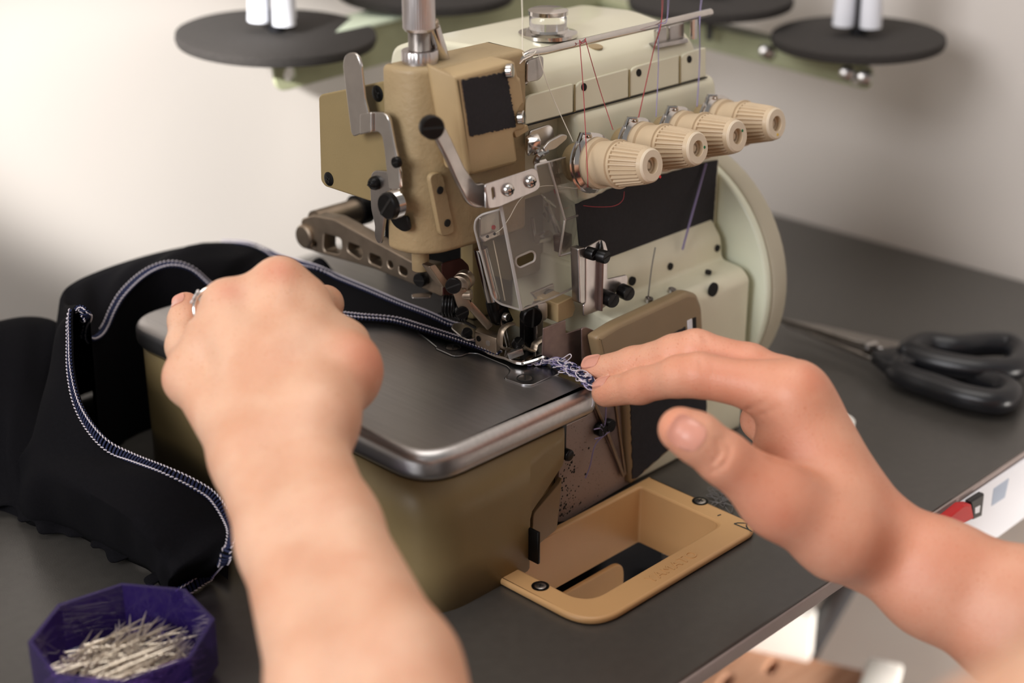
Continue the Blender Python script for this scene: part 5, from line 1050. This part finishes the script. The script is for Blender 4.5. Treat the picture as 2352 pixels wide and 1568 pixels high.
ix = A_(1398, 886, .80); nail(A_(1392, 896, .801), A_(1480, 880, .785), V3(0, 0, 1) * 1.0 + tc_(ix) * 0.35, 0.0105, 0.0088)
mx = A_(1372, 842, .815); nail(A_(1368, 846, .815), A_(1455, 832, .803), V3(0, 0, 1) * 0.9 + tc_(mx) * 0.55, 0.0110, 0.0090)
pk = A_(424, 708, .78); nail(A_(424, 706, .782), A_(425, 742, .775), tc_(pk) - R_ * 0.55 + V3(0, 0, .2), 0.0092, 0.0074)
# ring on the left ring finger
rgc = M4 * 0.5 + np.array(L_f[3][0].b) * 0.5 - R_ * 0.0022 + UP * 0.001; rax = unit(L_f[3][0].b - M4); e1 = unit(np.cross(rax, (0, 0, 1))); e2 = np.cross(rax, e1)
rg = MB().tube([rgc + (e1 * math.cos(t) + e2 * math.sin(t)) * 0.0113 for t in np.linspace(0, 2 * math.pi, 40, endpoint=False)], 0.0009, 8, True).build('finger_ring', SILVER, person)
sd = -R_ - rax * ((-R_) @ rax); sd = unit(sd + UP * 0.5 - rax * (rax @ UP) * 0.5)
stn = MB()
for k, r in ((0, .0021), (1, .0014), (-1, .0014)): stn.lathe(rgc + sd * 0.0112 + np.cross(rax, sd) * 0.0028 * k, sd, [(0, r * .5), (0.0012, r), (0.0020, r * .6), (0.0020, 0)], 8)
stn.build('ring_stone', STONE, rg, smooth=False)
# unseen dark tank top, added to block light on the right forearm's underside
tp = MB(); tp.lathe((0, 0, 0), (0, 0, 1), [(0, 0.118), (0.10, 0.112), (0.22, 0.104), (0.34, 0.116), (0.42, 0.122), (0.47, 0.110), (0.475, 0.09)], 40)
tp.v = [(CH[0] + x * 1.3, CH[1] - 0.03 + y * 0.85, CH[2] - 0.46 + z) for x, y, z in tp.v]
tp.build('light_block_top', mat('charcoal_cotton', '3a373a', 0.9, 0, noise=0.2, nscale=700), person)
# ------------------------------------------------------------------ light
def area(name, loc, target, size, power, col, spread=180, sy=None):
    l = bpy.data.lights.new(name, 'AREA'); l.energy = power; l.color = col; l.size = size; l.spread = math.radians(spread)
    if sy: l.shape = 'RECTANGLE'; l.size_y = sy
    o = bpy.data.objects.new(name, l); COL.objects.link(o); o.location = loc
    o.rotation_mode = 'QUATERNION'; o.rotation_quaternion = (Vector(target) - Vector(loc)).to_track_quat('-Z', 'Y'); return o
# big window on the left, ceiling lamp, added fill light for the stool, sunlight patch on the back wall
area('window_light', (-2.3, 0.40, 1.35), (0.7, 0.5, 0.05), 1.5, 60, (0.97, 0.97, 1.0), sy=1.5)
area('ceiling_lamp', (0.42, 0.60, 1.55), (0.5, 0.5, 0.0), 1.0, 7.8, (1.0, 0.95, 0.90))
area('stool_fill', (1.00, -0.35, -0.12), (1.00, 0.38, -0.42), 0.3, 4, (1.0, 0.94, 0.88), 70)  # unseen fill light, added to brighten the stool and the wall below the table
sp = bpy.data.lights.new('sun_patch', 'SPOT'); sp.energy = 260; sp.spot_size = math.radians(9.5); sp.spot_blend = 0.6; sp.shadow_soft_size = 0.02; sp.color = (1.0, 0.99, 0.98)
so2 = bpy.data.objects.new('sun_patch', sp); COL.objects.link(so2); so2.location = (-0.85, 0.30, 0.85); so2.rotation_mode = 'QUATERNION'
tg_ = on(590, 360, 1, YW); so2.rotation_quaternion = (Vector(tg_) - so2.location).to_track_quat('-Z', 'Y')
w = bpy.data.worlds.new('world'); scn.world = w; w.use_nodes = True
w.node_tree.nodes['Background'].inputs[0].default_value = (0.92, 0.9, 0.88, 1); w.node_tree.nodes['Background'].inputs[1].default_value = 0.24
vs_ = scn.view_settings; vs_.view_transform = 'Standard'; vs_.look = 'None'; vs_.gamma = 1.0; vs_.use_curve_mapping = False; vs_.exposure = 0.40
scn.cycles.max_bounces = 10; scn.cycles.transmission_bounces = 8; scn.cycles.caustics_reflective = False; scn.cycles.caustics_refractive = False
scn.cycles.use_denoising = True
